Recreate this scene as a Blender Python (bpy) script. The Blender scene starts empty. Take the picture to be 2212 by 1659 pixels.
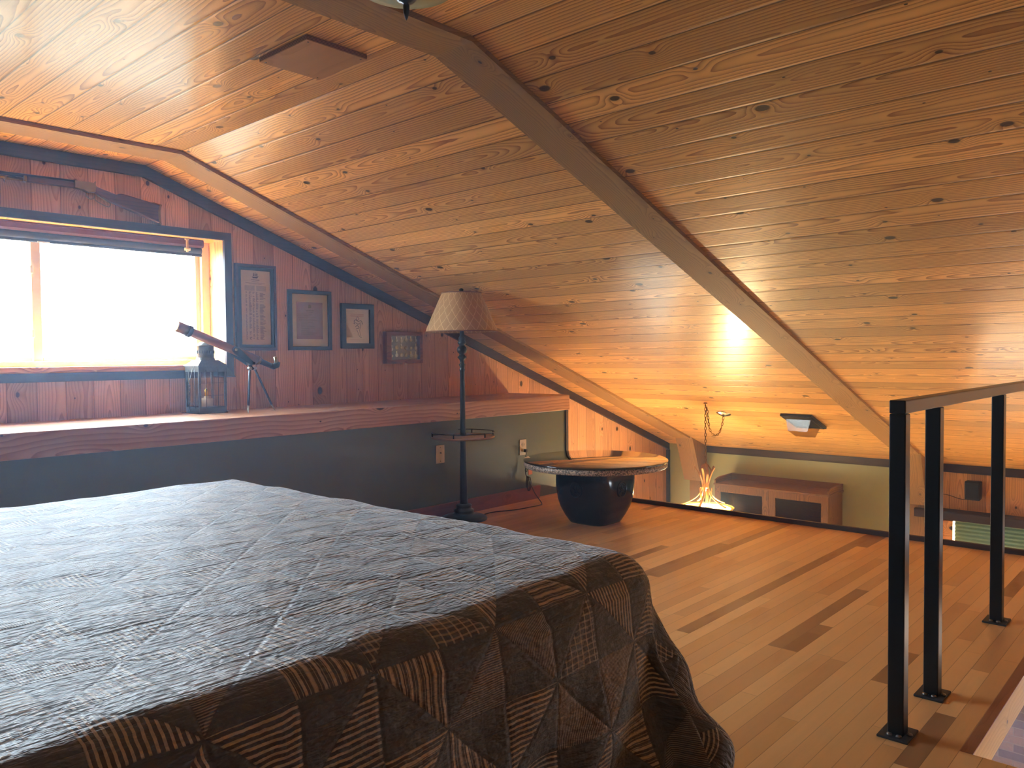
import bpy, bmesh, math, random
from mathutils import Vector, Matrix, Euler
random.seed(7)
C = bpy.context.scene.collection
scn = bpy.context.scene
R = math.radians

# ------------------------------------------------------------------ camera
cam_d = bpy.data.cameras.new('camera')
cam = bpy.data.objects.new('camera', cam_d)
C.objects.link(cam)
cam_d.sensor_fit = 'HORIZONTAL'
cam_d.sensor_width = 36.0
cam_d.lens = 36.0 * 1715.3 / 2212.0
cam_d.clip_start = 0.02
YAW, PIT, ROL = 0.832550, 0.034701, -0.009925
fw = Vector((math.sin(YAW) * math.cos(PIT), math.cos(YAW) * math.cos(PIT), -math.sin(PIT)))
rt = Vector((math.cos(YAW), -math.sin(YAW), 0.0))
up = rt.cross(fw)
rt2 = rt * math.cos(ROL) + up * math.sin(ROL)
up2 = -rt * math.sin(ROL) + up * math.cos(ROL)
M = Matrix((rt2, up2, -fw)).transposed().to_4x4()
CAM = Vector((0, 0, 1.046))
M.translation = CAM
cam.matrix_world = M
scn.camera = cam

# ------------------------------------------------------------------ sky, sun, exposure
world = bpy.data.worlds.new('sky')
scn.world = world
world.use_nodes = True
bg = world.node_tree.nodes['Background']
bg.inputs['Color'].default_value = (0.70, 0.86, 1.0, 1)
bg.inputs['Strength'].default_value = 17.0
_nt = world.node_tree
_tc = _nt.nodes.new('ShaderNodeTexCoord')
_sx = _nt.nodes.new('ShaderNodeSeparateXYZ')
_mr = _nt.nodes.new('ShaderNodeMapRange')
_mr.inputs['From Min'].default_value = -0.22
_mr.inputs['From Max'].default_value = -0.06
_mx = _nt.nodes.new('ShaderNodeMix')
_mx.data_type = 'RGBA'
_mx.inputs[6].default_value = (0.11, 0.12, 0.115, 1)      # ground far below the window
_mx.inputs[7].default_value = (0.70, 0.83, 1.0, 1)       # bright hazy sky
_nt.links.new(_tc.outputs['Generated'], _sx.inputs[0])
_nt.links.new(_sx.outputs[2], _mr.inputs['Value'])
_nt.links.new(_mr.outputs[0], _mx.inputs[0])
_nt.links.new(_mx.outputs[2], bg.inputs['Color'])
sun_d = bpy.data.lights.new('sun', 'SUN')
sun_d.energy = 32.0
sun_d.angle = R(0.8)
sun_d.color = (1.0, 0.93, 0.80)
sun = bpy.data.objects.new('sun', sun_d)
C.objects.link(sun)
sun.rotation_euler = Vector((-0.38, -0.26, -0.89)).to_track_quat('-Z', 'Y').to_euler()
scn.view_settings.view_transform = 'Standard'
scn.view_settings.look = 'None'
scn.view_settings.gamma = 1.0
scn.view_settings.use_curve_mapping = False
scn.view_settings.exposure = 1.62
scn.cycles.max_bounces = 8
scn.cycles.diffuse_bounces = 4
scn.cycles.adaptive_threshold = 0.05
scn.cycles.glossy_bounces = 4
scn.cycles.transparent_max_bounces = 12
scn.cycles.caustics_reflective = False
scn.cycles.caustics_refractive = False
scn.cycles.sample_clamp_indirect = 8.0
scn.cycles.use_denoising = True


def portal(name, loc, direction, sx, sy):
    d = bpy.data.lights.new(name, 'AREA')
    d.shape = 'RECTANGLE'
    d.size, d.size_y = sx, sy
    d.cycles.is_portal = True
    o = bpy.data.objects.new(name, d)
    C.objects.link(o)
    o.location = loc
    o.rotation_euler = Vector(direction).to_track_quat('-Z', 'Z').to_euler()
    return o


portal('window_portal', (1.32, 4.66, 1.38), (0, -1, 0), 1.96, 0.80)
portal('window_portal', (7.60, -1.9, -0.90), (-1, 0, 0), 1.9, 1.1)
portal('window_portal', (7.45, 0.7, -1.20), (-1, 0, 0), 2.0, 0.5)
portal('window_portal', (5.85, 4.705, -1.355), (0, -1, 0), 1.8, 1.38)


# ------------------------------------------------------------------ node expressions
class X:
    """a node socket with arithmetic"""
    def __init__(s, nt, sock):
        s.nt, s.s = nt, sock

    def _m(s, op, *a, clamp=False):
        n = s.nt.nodes.new('ShaderNodeMath')
        n.operation = op
        n.use_clamp = clamp
        for i, v in enumerate((s,) + a):
            if isinstance(v, X):
                s.nt.links.new(v.s, n.inputs[i])
            else:
                n.inputs[i].default_value = v
        return X(s.nt, n.outputs[0])

    def __add__(s, o): return s._m('ADD', o)
    __radd__ = __add__
    def __sub__(s, o): return s._m('SUBTRACT', o)
    def __rsub__(s, o): return (s * -1.0) + o
    def __mul__(s, o): return s._m('MULTIPLY', o)
    __rmul__ = __mul__
    def __truediv__(s, o): return s._m('DIVIDE', o)
    def floor(s): return s._m('FLOOR')
    def fract(s): return s._m('FRACT')
    def abs(s): return s._m('ABSOLUTE')
    def sqrt(s): return s._m('SQRT')
    def sin(s): return s._m('SINE')
    def exp(s): return s._m('EXPONENT')
    def pow(s, o): return s._m('POWER', o)
    def lt(s, o): return s._m('LESS_THAN', o)
    def gt(s, o): return s._m('GREATER_THAN', o)
    def min(s, o): return s._m('MINIMUM', o)
    def max(s, o): return s._m('MAXIMUM', o)
    def clamp(s): return s._m('ADD', 0.0, clamp=True)
    def mod2(s): return (s * 0.5).fract().gt(0.25)

    def ss(s, a, b):
        n = s.nt.nodes.new('ShaderNodeMapRange')
        n.interpolation_type = 'SMOOTHSTEP'
        s.nt.links.new(s.s, n.inputs['Value'])
        n.inputs['From Min'].default_value = a
        n.inputs['From Max'].default_value = b
        return X(s.nt, n.outputs['Result'])


class Mat:
    def __init__(s, name):
        s.m = bpy.data.materials.new(name)
        s.m.use_nodes = True
        s.nt = s.m.node_tree
        s.b = s.nt.nodes['Principled BSDF']

    def new(s, t): return s.nt.nodes.new(t)
    def link(s, a, b): s.nt.links.new(a.s if isinstance(a, X) else a, b)

    def uv(s):
        n = s.new('ShaderNodeUVMap')
        n.uv_map = 'UVMap'
        sp = s.new('ShaderNodeSeparateXYZ')
        s.link(n.outputs[0], sp.inputs[0])
        return X(s.nt, sp.outputs[0]), X(s.nt, sp.outputs[1])

    def obj(s):
        n = s.new('ShaderNodeTexCoord')
        return n.outputs['Object']

    def vec(s, x, y=0.0, z=0.0):
        n = s.new('ShaderNodeCombineXYZ')
        for i, v in enumerate((x, y, z)):
            if isinstance(v, X):
                s.link(v, n.inputs[i])
            else:
                n.inputs[i].default_value = v
        return n.outputs[0]

    def noise(s, vec, scale=1.0, detail=2.0, rough=0.5, dist=0.0):
        n = s.new('ShaderNodeTexNoise')
        s.link(vec, n.inputs['Vector'])
        n.inputs['Scale'].default_value = scale
        n.inputs['Detail'].default_value = detail
        n.inputs['Roughness'].default_value = rough
        n.inputs['Distortion'].default_value = dist
        return X(s.nt, n.outputs['Fac'])

    def white(s, vec):
        n = s.new('ShaderNodeTexWhiteNoise')
        n.noise_dimensions = '3D'
        s.link(vec, n.inputs['Vector'])
        sp = s.new('ShaderNodeSeparateColor')
        s.link(n.outputs['Color'], sp.inputs[0])
        return [X(s.nt, sp.outputs[i]) for i in range(3)]

    def mix(s, f, a, b, mode='MIX'):
        n = s.new('ShaderNodeMix')
        n.data_type = 'RGBA'
        n.blend_type = mode
        n.clamp_factor = True
        if isinstance(f, X): s.link(f, n.inputs[0])
        else: n.inputs[0].default_value = f
        for i, v in ((6, a), (7, b)):
            if isinstance(v, (tuple, list)): n.inputs[i].default_value = tuple(v) + (1.0,) if len(v) == 3 else v
            else: s.link(v, n.inputs[i])
        return n.outputs[2]

    def scale(s, col, f):
        n = s.new('ShaderNodeVectorMath')
        n.operation = 'SCALE'
        s.link(col, n.inputs[0])
        if isinstance(f, X): s.link(f, n.inputs['Scale'])
        else: n.inputs['Scale'].default_value = f
        return n.outputs[0]

    def bump(s, h, strength=0.5, dist=0.01):
        n = s.new('ShaderNodeBump')
        n.inputs['Strength'].default_value = strength
        n.inputs['Distance'].default_value = dist
        s.link(h, n.inputs['Height'])
        s.link(n.outputs[0], s.b.inputs['Normal'])

    def set(s, **k):
        for a, v in k.items():
            i = s.b.inputs[a.replace('_', ' ')]
            if isinstance(v, X) or hasattr(v, 'is_output'): s.link(v, i)
            elif isinstance(v, (tuple, list)) and len(v) == 3: i.default_value = tuple(v) + (1.0,)
            else: i.default_value = v
        return s


def srgb(r, g, b):
    f = lambda c: (c / 255.0 / 12.92) if c / 255.0 <= 0.04045 else ((c / 255.0 + 0.055) / 1.055) ** 2.4
    return (f(r), f(g), f(b))


def plain(name, col, rough=0.5, metal=0.0, noise=0.06, nscale=30.0, bump=0.0, **k):
    m = Mat(name)
    n = m.noise(m.obj(), nscale, 3.0)
    c = m.mix(n, tuple(x * (1 - noise * 2) for x in col), tuple(min(1, x * (1 + noise * 2)) for x in col))
    m.set(Base_Color=c, Roughness=rough, Metallic=metal, **k)
    if bump: m.bump(n, bump, 0.004)
    return m.m


def pine(name, light, dark, w=0.134, groove=0.0022, rough=0.36, coat=0.0, knots=1.0, spacing=0.012, contrast=0.95, tint=0.24, rnd=0.0):
    m = Mat(name)
    u, v = m.uv()
    if w:
        q = v / w
        idx = q.floor()
        fv = q - idx
    else:
        idx = v * 0.0
        fv = v + 0.5
    ww = w or 1.0
    r1, r2, r3 = m.white(m.vec(idx + 0.5 + rnd, 3.7, 1.1))
    cu = u + r1 * 40.0
    cv = (fv - 0.5) * ww
    d = (m.noise(m.vec(cu * 0.75, idx * 3.3 + rnd, r2 * 9.0), 1.0, 1.5, 0.45) - 0.5) * 0.30
    wob = (m.noise(m.vec(cu * 7.0, cv * 24.0, r1 * 30.0), 1.0, 2.0, 0.5) - 0.5) * 0.009
    c0 = (r2 - 0.5) * 0.13
    a = cv - c0 if w else (v * 9.0 + r1 * 6.0).sin() * 0.085
    # knots
    vo = m.new('ShaderNodeTexVoronoi')
    vo.voronoi_dimensions = '2D'
    vo.inputs['Scale'].default_value = 1.0
    vo.inputs['Randomness'].default_value = 0.9
    m.link(m.vec(u * 2.1 + rnd, v / 0.134), vo.inputs['Vector'])
    sp = m.new('ShaderNodeSeparateXYZ')
    m.link(vo.outputs['Position'], sp.inputs[0])
    px, py = X(m.nt, sp.outputs[0]), X(m.nt, sp.outputs[1])
    kr = m.white(vo.outputs['Position'])
    du = (px - rnd) / 2.1 - u
    dv = py * 0.134 - v
    rr = (du * du * 0.45 + dv * dv).sqrt() + (m.noise(m.vec(u, v), 90.0, 1.0) - 0.5) * 0.003
    same = (py * (0.134 / ww)).floor() - idx if w else u * 0.0
    same = same.abs().lt(0.5)
    rk = (kr[0].pow(2.2) * 0.015 + 0.0033) * knots
    on = kr[1].gt(0.22) * same
    swirl = (rr * rr * -900.0).exp() * on * kr[0] * 0.045
    rho = (a * a + d * d).sqrt() + wob + swirl
    t = (rho / spacing + r3 * 5.0).fract()
    late = t.pow(2.2) * (1.0 - t.ss(0.93, 1.0))
    fine = m.noise(m.vec(cu * 3.0, cv * 420.0), 1.0, 2.0, 0.6)
    blot = m.noise(m.vec(cu * 2.0, cv * 14.0, idx), 1.0, 2.0)
    f = (late * contrast * (blot * 1.0 + 0.5) + (fine - 0.5) * 0.25).clamp()
    col = m.mix(f, light, dark)
    col = m.scale(col, (r3 - 0.5) * tint * 2.0 + (blot - 0.5) * 0.3 + 1.0)
    col = m.mix(rr.ss(0.006, 0.024) * -1.0 * on * 0.45 * kr[0] + on * 0.45 * kr[0], col, tuple(x * 0.55 for x in dark))
    kn = (1.0 - (rr / rk).ss(0.75, 1.15)) if knots else rr * 0.0
    col = m.mix(kn * on * 0.9, col, (0.018, 0.012, 0.009))
    gd = fv.min(1.0 - fv) * ww
    if w:
        g = 1.0 - gd.ss(0.0, groove)
        col = m.mix(g * 0.9, col, tuple(x * 0.18 for x in dark))
    m.set(Base_Color=col, Roughness=(fine * 0.18 + (rough - 0.09) + late * 0.05), Specular_IOR_Level=0.5)
    if coat:
        m.set(Coat_Weight=coat, Coat_Roughness=0.17)
    h = fine * 0.05 + late * 0.10 - kn * on * 0.2
    if w: h = h + gd.ss(0.0, groove * 2.4) * 1.0
    h = h + m.noise(m.vec(u * 3.0, v * 6.0), 1.0, 1.0) * 0.8
    m.bump(h, 0.5, 0.003)
    return m.m


P_L, P_D = srgb(230, 182, 108), srgb(134, 72, 28)
m_ceil = pine('varnished_pine_ceiling', P_L, P_D, rough=0.36, coat=0.32, groove=0.0046)
m_wall = pine('pine_wall_boards', srgb(214, 166, 122), srgb(146, 96, 64), rough=0.5, rnd=11.0, contrast=0.65)
m_wallgold = pine('golden_pine_wall', srgb(224, 174, 106), srgb(150, 94, 46), rough=0.5, rnd=41.0, contrast=0.6)
m_ledge = pine('pine_ledge', srgb(214, 162, 118), srgb(142, 84, 54), w=0.0, rough=0.38, rnd=5.0, spacing=0.014, contrast=0.75, knots=1.35)
m_sill = pine('pine_sill', srgb(236, 176, 104), srgb(180, 100, 46), w=0.0, rough=0.4, rnd=8.0, spacing=0.012)
m_beam = pine('cedar_beam_board', srgb(146, 114, 68), srgb(88, 60, 32), w=0.0, rough=0.62, rnd=3.0, spacing=0.006, contrast=0.55, knots=0.7)
m_dark = pine('dark_stained_trim', srgb(66, 44, 34), srgb(28, 20, 18), w=0.0, rough=0.5, rnd=2.0, contrast=0.6)
m_cab = pine('oak_cabinet', srgb(132, 94, 44), srgb(84, 52, 22), w=0.0, rough=0.45, rnd=9.0, knots=0.0, spacing=0.007)
m_red = pine('reddish_plank', srgb(146, 88, 54), srgb(100, 54, 32), w=0.0, rough=0.45, rnd=13.0, knots=0.0, spacing=0.02, contrast=0.35)
m_ply = pine('plywood', srgb(170, 126, 76), srgb(130, 88, 48), w=0.0, rough=0.6, rnd=17.0, spacing=0.03, contrast=0.3, knots=0.5)
m_plyedge = plain('plywood_edge', srgb(88, 58, 36), 0.8)


def paint(name, col):
    m = Mat(name)
    n = m.noise(m.obj(), 60.0, 3.0)
    m.set(Base_Color=m.mix(n, tuple(x * 0.93 for x in col), col), Roughness=0.42, Specular_IOR_Level=0.4)
    m.bump(m.noise(m.obj(), 180.0, 2.0), 0.12, 0.002)
    return m.m


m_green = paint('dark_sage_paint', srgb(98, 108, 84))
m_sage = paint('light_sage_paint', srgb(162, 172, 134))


def maple():
    m = Mat('maple_strip_floor')
    u, v = m.uv()
    w = 0.0545
    q = v / w
    idx = q.floor()
    fv = q - idx
    r1, r2, r3 = m.white(m.vec(idx + 0.5, 8.1, 2.0))
    L = r2 * 0.55 + 0.75
    uu = u / L + r1 * 9.0
    seg = uu.floor()
    fu = uu - seg
    s1, s2, s3 = m.white(m.vec(idx + 0.5, seg + 0.5, 4.0))
    cu, cv = u + s1 * 30.0, (fv - 0.5) * w
    g = m.noise(m.vec(cu * 3.0, cv * 60.0, s2 * 20.0), 1.0, 3.0, 0.6, 0.6)
    g2 = m.noise(m.vec(cu * 8.0, cv * 300.0), 1.0, 2.0)
    col = m.mix(s1, srgb(228, 184, 124), srgb(208, 158, 98))
    col = m.mix((s3.gt(0.75)) * 0.42, col, srgb(178, 130, 88))
    drk = s2.gt(0.975)
    for row, xa, xb in ((27, 2.62, 4.74), (36, 3.20, 4.74), (20, 2.70, 3.036), (10, 2.12, 2.505), (14, 2.62, 2.95), (12, 3.9, 4.4)):
        drk = drk.max((idx - float(row)).abs().lt(0.5) * u.gt(xa) * u.lt(xb))
    col = m.mix(drk * 0.75, col, srgb(112, 68, 42))
    col = m.scale(col, (g - 0.5) * 0.16 + (g2 - 0.5) * 0.08 + 1.0)
    gd = (fv.min(1.0 - fv) * w).min((fu.min(1.0 - fu)) * L)
    col = m.mix((1.0 - gd.ss(0.0, 0.0014)) * 0.6, col, srgb(70, 38, 20))
    scuff = m.noise(m.vec(u * 2.6, v * 9.0, 4.0), 1.0, 5.0, 0.65, 0.4).ss(0.5, 0.72)
    m.set(Base_Color=col, Roughness=scuff * 0.18 + 0.36, Specular_IOR_Level=0.42, Coat_Weight=0.0)
    m.bump(gd.ss(0.0, 0.0012) + g * 0.15, 0.25, 0.002)
    return m.m


m_floor = maple()


def quilt():
    m = Mat('patchwork_quilt_cloth')
    u, v = m.uv()
    wu = (m.noise(m.vec(u, v), 7.0, 2.0) - 0.5) * 0.012
    uu, vv = u + wu, v - wu
    s = 0.1245
    qx, qy = (uu - 0.935) / s + 20.0, (vv - 0.885) / s + 20.0
    ix, iy = qx.floor(), qy.floor()
    fx, fy = qx - ix, qy - iy
    odd = lambda a: (a * 0.5 + 0.1).fract().gt(0.5)
    ox, oy = odd(ix), odd(iy)
    par = (ox - oy).abs()
    d0 = fx - fy                       # diagonal one
    d1 = fx + fy - 1.0                 # diagonal two
    sg = 1.0 - ox * 2.0
    dk0 = (d0 * sg).gt(0.0)
    dk1 = (d1 * sg * -1.0).gt(0.0)
    dark = dk0 * (1.0 - par) + dk1 * par
    dd = (d0.abs() * (1.0 - par) + d1.abs() * par) * 0.7
    h1, h2, h3 = m.white(m.vec(ix + 0.5, iy + 0.5, dark * 3.0 + 0.5))
    edge = dd.min(fx.min(1.0 - fx)).min(fy.min(1.0 - fy)) * s
    along = uu * h3.gt(0.5) + vv * (1.0 - h3.gt(0.5))
    cross = vv * h3.gt(0.5) + uu * (1.0 - h3.gt(0.5))
    wbl = (m.noise(m.vec(along * 3.0, cross * 9.0), 4.0, 2.0) - 0.5) * 0.005
    def stripes(c, n, duty): return ((c + wbl) * n).fract().lt(duty)
    st_a = stripes(along, 112.0, 0.42)
    st_b = stripes(along, 260.0, 0.45) * 0.62
    st_c = (stripes(along, 66.0, 0.3) + stripes(along, 173.0, 0.25) * 0.6).min(1.0)
    pl = (stripes(along, 92.0, 0.3) * 0.5 + stripes(cross, 58.0, 0.2) * 0.7).min(1.0)
    st = st_a * h1.lt(0.36) + st_b * (h1.gt(0.36) * h1.lt(0.6)) + st_c * (h1.gt(0.6) * h1.lt(0.88)) + pl * h1.gt(0.88)
    weave = m.noise(m.vec(u, v), 900.0, 1.0)
    base_dk = m.mix(h2, srgb(58, 59, 62), srgb(82, 84, 88))
    base_st = m.mix(h2, srgb(70, 58, 50), srgb(54, 52, 56))
    strp = m.mix(h2, srgb(222, 208, 180), srgb(204, 196, 180))
    col = m.mix(st, base_st, strp)
    col = m.mix(dark, col, base_dk)
    col = m.scale(col, weave * 0.5 + 0.75)
    seam = 1.0 - edge.ss(0.0, 0.0022)
    col = m.mix(seam * 0.5, col, srgb(30, 27, 26))
    m.set(Base_Color=col, Roughness=0.55, Specular_IOR_Level=0.9, Sheen_Weight=1.0, Sheen_Roughness=0.35, Sheen_Tint=(0.9, 0.96, 1.0), Coat_Weight=0.28, Coat_Roughness=0.55)
    # quilting lines, puckers and creases
    ql = ((vv / 0.0125).fract() - 0.5).abs() * 2.0
    qm = ((uu / 0.025).fract() - 0.5).abs() * 2.0
    pk = m.noise(m.vec(uu * 0.5, vv), 90.0, 2.0, 0.6)
    cr = m.noise(m.vec(uu * 0.35, vv * 1.3), 26.0, 3.0, 0.6, 0.5)
    h = ql.pow(0.35) * 0.28 + qm.pow(0.3) * 0.12 * h2 + pk * 1.35 + cr * 1.5 + edge.ss(0.0, 0.007) * 0.35 + weave * 0.05
    m.bump(h, 0.9, 0.0065)
    return m.m


m_quilt = quilt()
m_black = plain('black_steel', srgb(22, 22, 22), 0.32, 0.3, 0.1, 60.0)
m_blackmat = plain('black_plastic', srgb(30, 30, 32), 0.55)
m_ceramic = plain('black_glazed_ceramic', srgb(10, 10, 12), 0.14, 0.0, 0.1, 8.0)
m_steel = plain('bare_weld_steel', srgb(150, 150, 150), 0.35, 1.0, 0.2, 90.0)
m_cream = plain('cream_plastic', srgb(222, 210, 176), 0.4)
m_lampmetal = plain('dark_bronze_metal', srgb(44, 46, 44), 0.32, 0.5, 0.1, 40.0)
m_mattress = plain('white_mattress_ticking', srgb(200, 200, 198), 0.9)
m_vinyl = plain('almond_vinyl', srgb(226, 206, 160), 0.4)
m_shadered = plain('burgundy_blind_fabric', srgb(88, 40, 44), 0.7)
m_shadeblue = plain('charcoal_blind_fabric', srgb(60, 62, 70), 0.7)
m_brass = plain('aged_brass', srgb(136, 104, 56), 0.3, 1.0, 0.15, 50.0)
m_brightbrass = plain('polished_brass', srgb(240, 205, 110), 0.12, 1.0)
m_pewter = plain('patinated_lantern_metal', srgb(84, 80, 70), 0.4, 0.8, 0.2, 50.0)
m_gunwood = pine('walnut_stock', srgb(92, 50, 34), srgb(50, 26, 18), w=0.0, rough=0.4, rnd=21.0, knots=0.0, spacing=0.01)
m_gunmetal = plain('gun_receiver_metal', srgb(140, 130, 96), 0.35, 0.8)
m_bluedsteel = plain('blued_steel', srgb(50, 46, 44), 0.35, 0.9)
m_telecopper = plain('copper_telescope_tube', srgb(150, 104, 74), 0.35, 0.7)
m_frameblk = plain('black_picture_frame', srgb(24, 26, 28), 0.4)
m_framebrn = plain('mahogany_frame_moulding', srgb(64, 36, 30), 0.4)
m_medwood = pine('reddish_case_wood', srgb(128, 76, 56), srgb(86, 46, 34), w=0.0, rough=0.5, rnd=23.0, knots=0.0)
m_paper = plain('aged_paper', srgb(206, 186, 148), 0.8, 0.0, 0.05, 6.0)
m_mat = plain('cream_mat_board', srgb(212, 198, 160), 0.8, 0.0, 0.04, 12.0)
m_pinkpaper = plain('mauve_paper', srgb(150, 122, 116), 0.8, 0.0, 0.05, 12.0)
m_ink = plain('printing_ink', srgb(74, 66, 60), 0.9)
m_inkred = plain('faded_red_ink', srgb(176, 120, 96), 0.9)
m_felt = plain('dark_green_felt', srgb(34, 44, 42), 0.95)
m_silver = plain('silver_medal_metal', srgb(176, 172, 150), 0.3, 0.9)
m_orangetag = plain('orange_tag', srgb(196, 104, 64), 0.6)
m_cord = plain('black_cord', srgb(16, 16, 16), 0.5)
m_chandwood = plain('chandelier_oak', srgb(146, 104, 60), 0.5, 0.0, 0.15, 20.0)
m_arm = plain('pale_bent_wood', srgb(222, 192, 130), 0.5)
m_bowl = plain('amber_glass_bowl', srgb(220, 184, 96), 0.3, 0.0, 0.02, 10.0, Transmission_Weight=0.0)
m_pale = pine('pale_stair_fascia', srgb(186, 162, 84), srgb(150, 124, 60), w=0.0, rough=0.55, rnd=31.0, spacing=0.01, contrast=0.4)
m_blindgreen = plain('green_pleated_shade_cloth', srgb(126, 142, 100), 0.8)
m_ledgedark = plain('dark_brown_valance', srgb(58, 42, 32), 0.5)
m_greenglass = plain('pale_green_glass', srgb(214, 226, 190), 0.25, 0.0, 0.02, 10.0, Transmission_Weight=0.4)
m_candle = plain('cream_wick_holder', srgb(200, 190, 150), 0.6)


def granite():
    m = Mat('speckled_granite')
    n = m.noise(m.obj(), 120.0, 4.0, 0.8)
    c = m.mix(n.ss(0.42, 0.56), srgb(60, 48, 44), srgb(214, 194, 172))
    n2 = m.noise(m.obj(), 240.0, 2.0, 0.6)
    c = m.mix(n2.ss(0.62, 0.7), c, srgb(20, 18, 20))
    m.set(Base_Color=c, Roughness=0.4)
    return m.m


m_granite = granite()
m_tableglass = plain('smoked_glass', srgb(26, 26, 24), 0.04, 0.0, 0.02, 4.0, Coat_Weight=1.0, Coat_Roughness=0.03)


def shade_cloth():
    m = Mat('quilted_lampshade_fabric')
    u, v = m.uv()
    a = ((u + v * 0.55) / 0.052).fract()
    b = ((u - v * 0.55) / 0.052).fract()
    g = ((a - 0.5).abs() * 2.0).ss(0.86, 0.98).max(((b - 0.5).abs() * 2.0).ss(0.86, 0.98))
    n = m.noise(m.vec(u, v), 300.0, 2.0)
    c = m.mix(g * 0.8, srgb(170, 134, 84), srgb(210, 178, 124))
    m.set(Base_Color=m.scale(c, n * 0.2 + 0.9), Roughness=0.75, Sheen_Weight=0.2)
    m.bump(g * -1.0, 0.4, 0.002)
    return m.m


m_shade = shade_cloth()


def clear(name, tint=(0.94, 0.97, 0.96), gloss=0.07, rough=0.03):
    m = Mat(name)
    out = m.nt.nodes['Material Output']
    t = m.new('ShaderNodeBsdfTransparent')
    t.inputs[0].default_value = tint + (1,)
    g = m.new('ShaderNodeBsdfGlossy')
    g.inputs['Roughness'].default_value = rough
    x = m.new('ShaderNodeMixShader')
    x.inputs[0].default_value = gloss
    m.link(t.outputs[0], x.inputs[1])
    m.link(g.outputs[0], x.inputs[2])
    m.link(x.outputs[0], out.inputs[0])
    return m.m


m_glass = clear('window_glass')
m_picglass = clear('picture_glass', (1, 1, 1), 0.06)
m_fixglass = clear('fixture_glass', (0.80, 0.76, 0.64), 0.025, 0.12)


def emit(name, col, st):
    m = Mat(name)
    m.set(Base_Color=col, Emission_Color=col, Emission_Strength=st)
    return m.m


m_bulb = emit('lit_bulb', (1.0, 0.86, 0.6), 40.0)


def brick():
    m = Mat('brown_brick')
    u, v = m.uv()
    h, L = 0.0675, 0.21
    r = (v / h).floor()
    fv = v / h - r
    uu = u / L + (r * 0.5).fract()
    c = uu.floor()
    fu = uu - c
    a, b, d = m.white(m.vec(r + 0.5, c + 0.5, 1.0))
    edge = (fv.min(1.0 - fv) * h).min(fu.min(1.0 - fu) * L)
    n = m.noise(m.vec(u, v), 60.0, 3.0)
    col = m.mix(a, srgb(66, 44, 24), srgb(112, 82, 50))
    col = m.scale(col, n * 0.5 + 0.75)
    col = m.mix(1.0 - edge.ss(0.002, 0.005), col, srgb(104, 88, 66))
    m.set(Base_Color=col, Roughness=0.85)
    m.bump(edge.ss(0.002, 0.006) + n * 0.3, 0.5, 0.005)
    return m.m


m_brick = brick()


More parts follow.
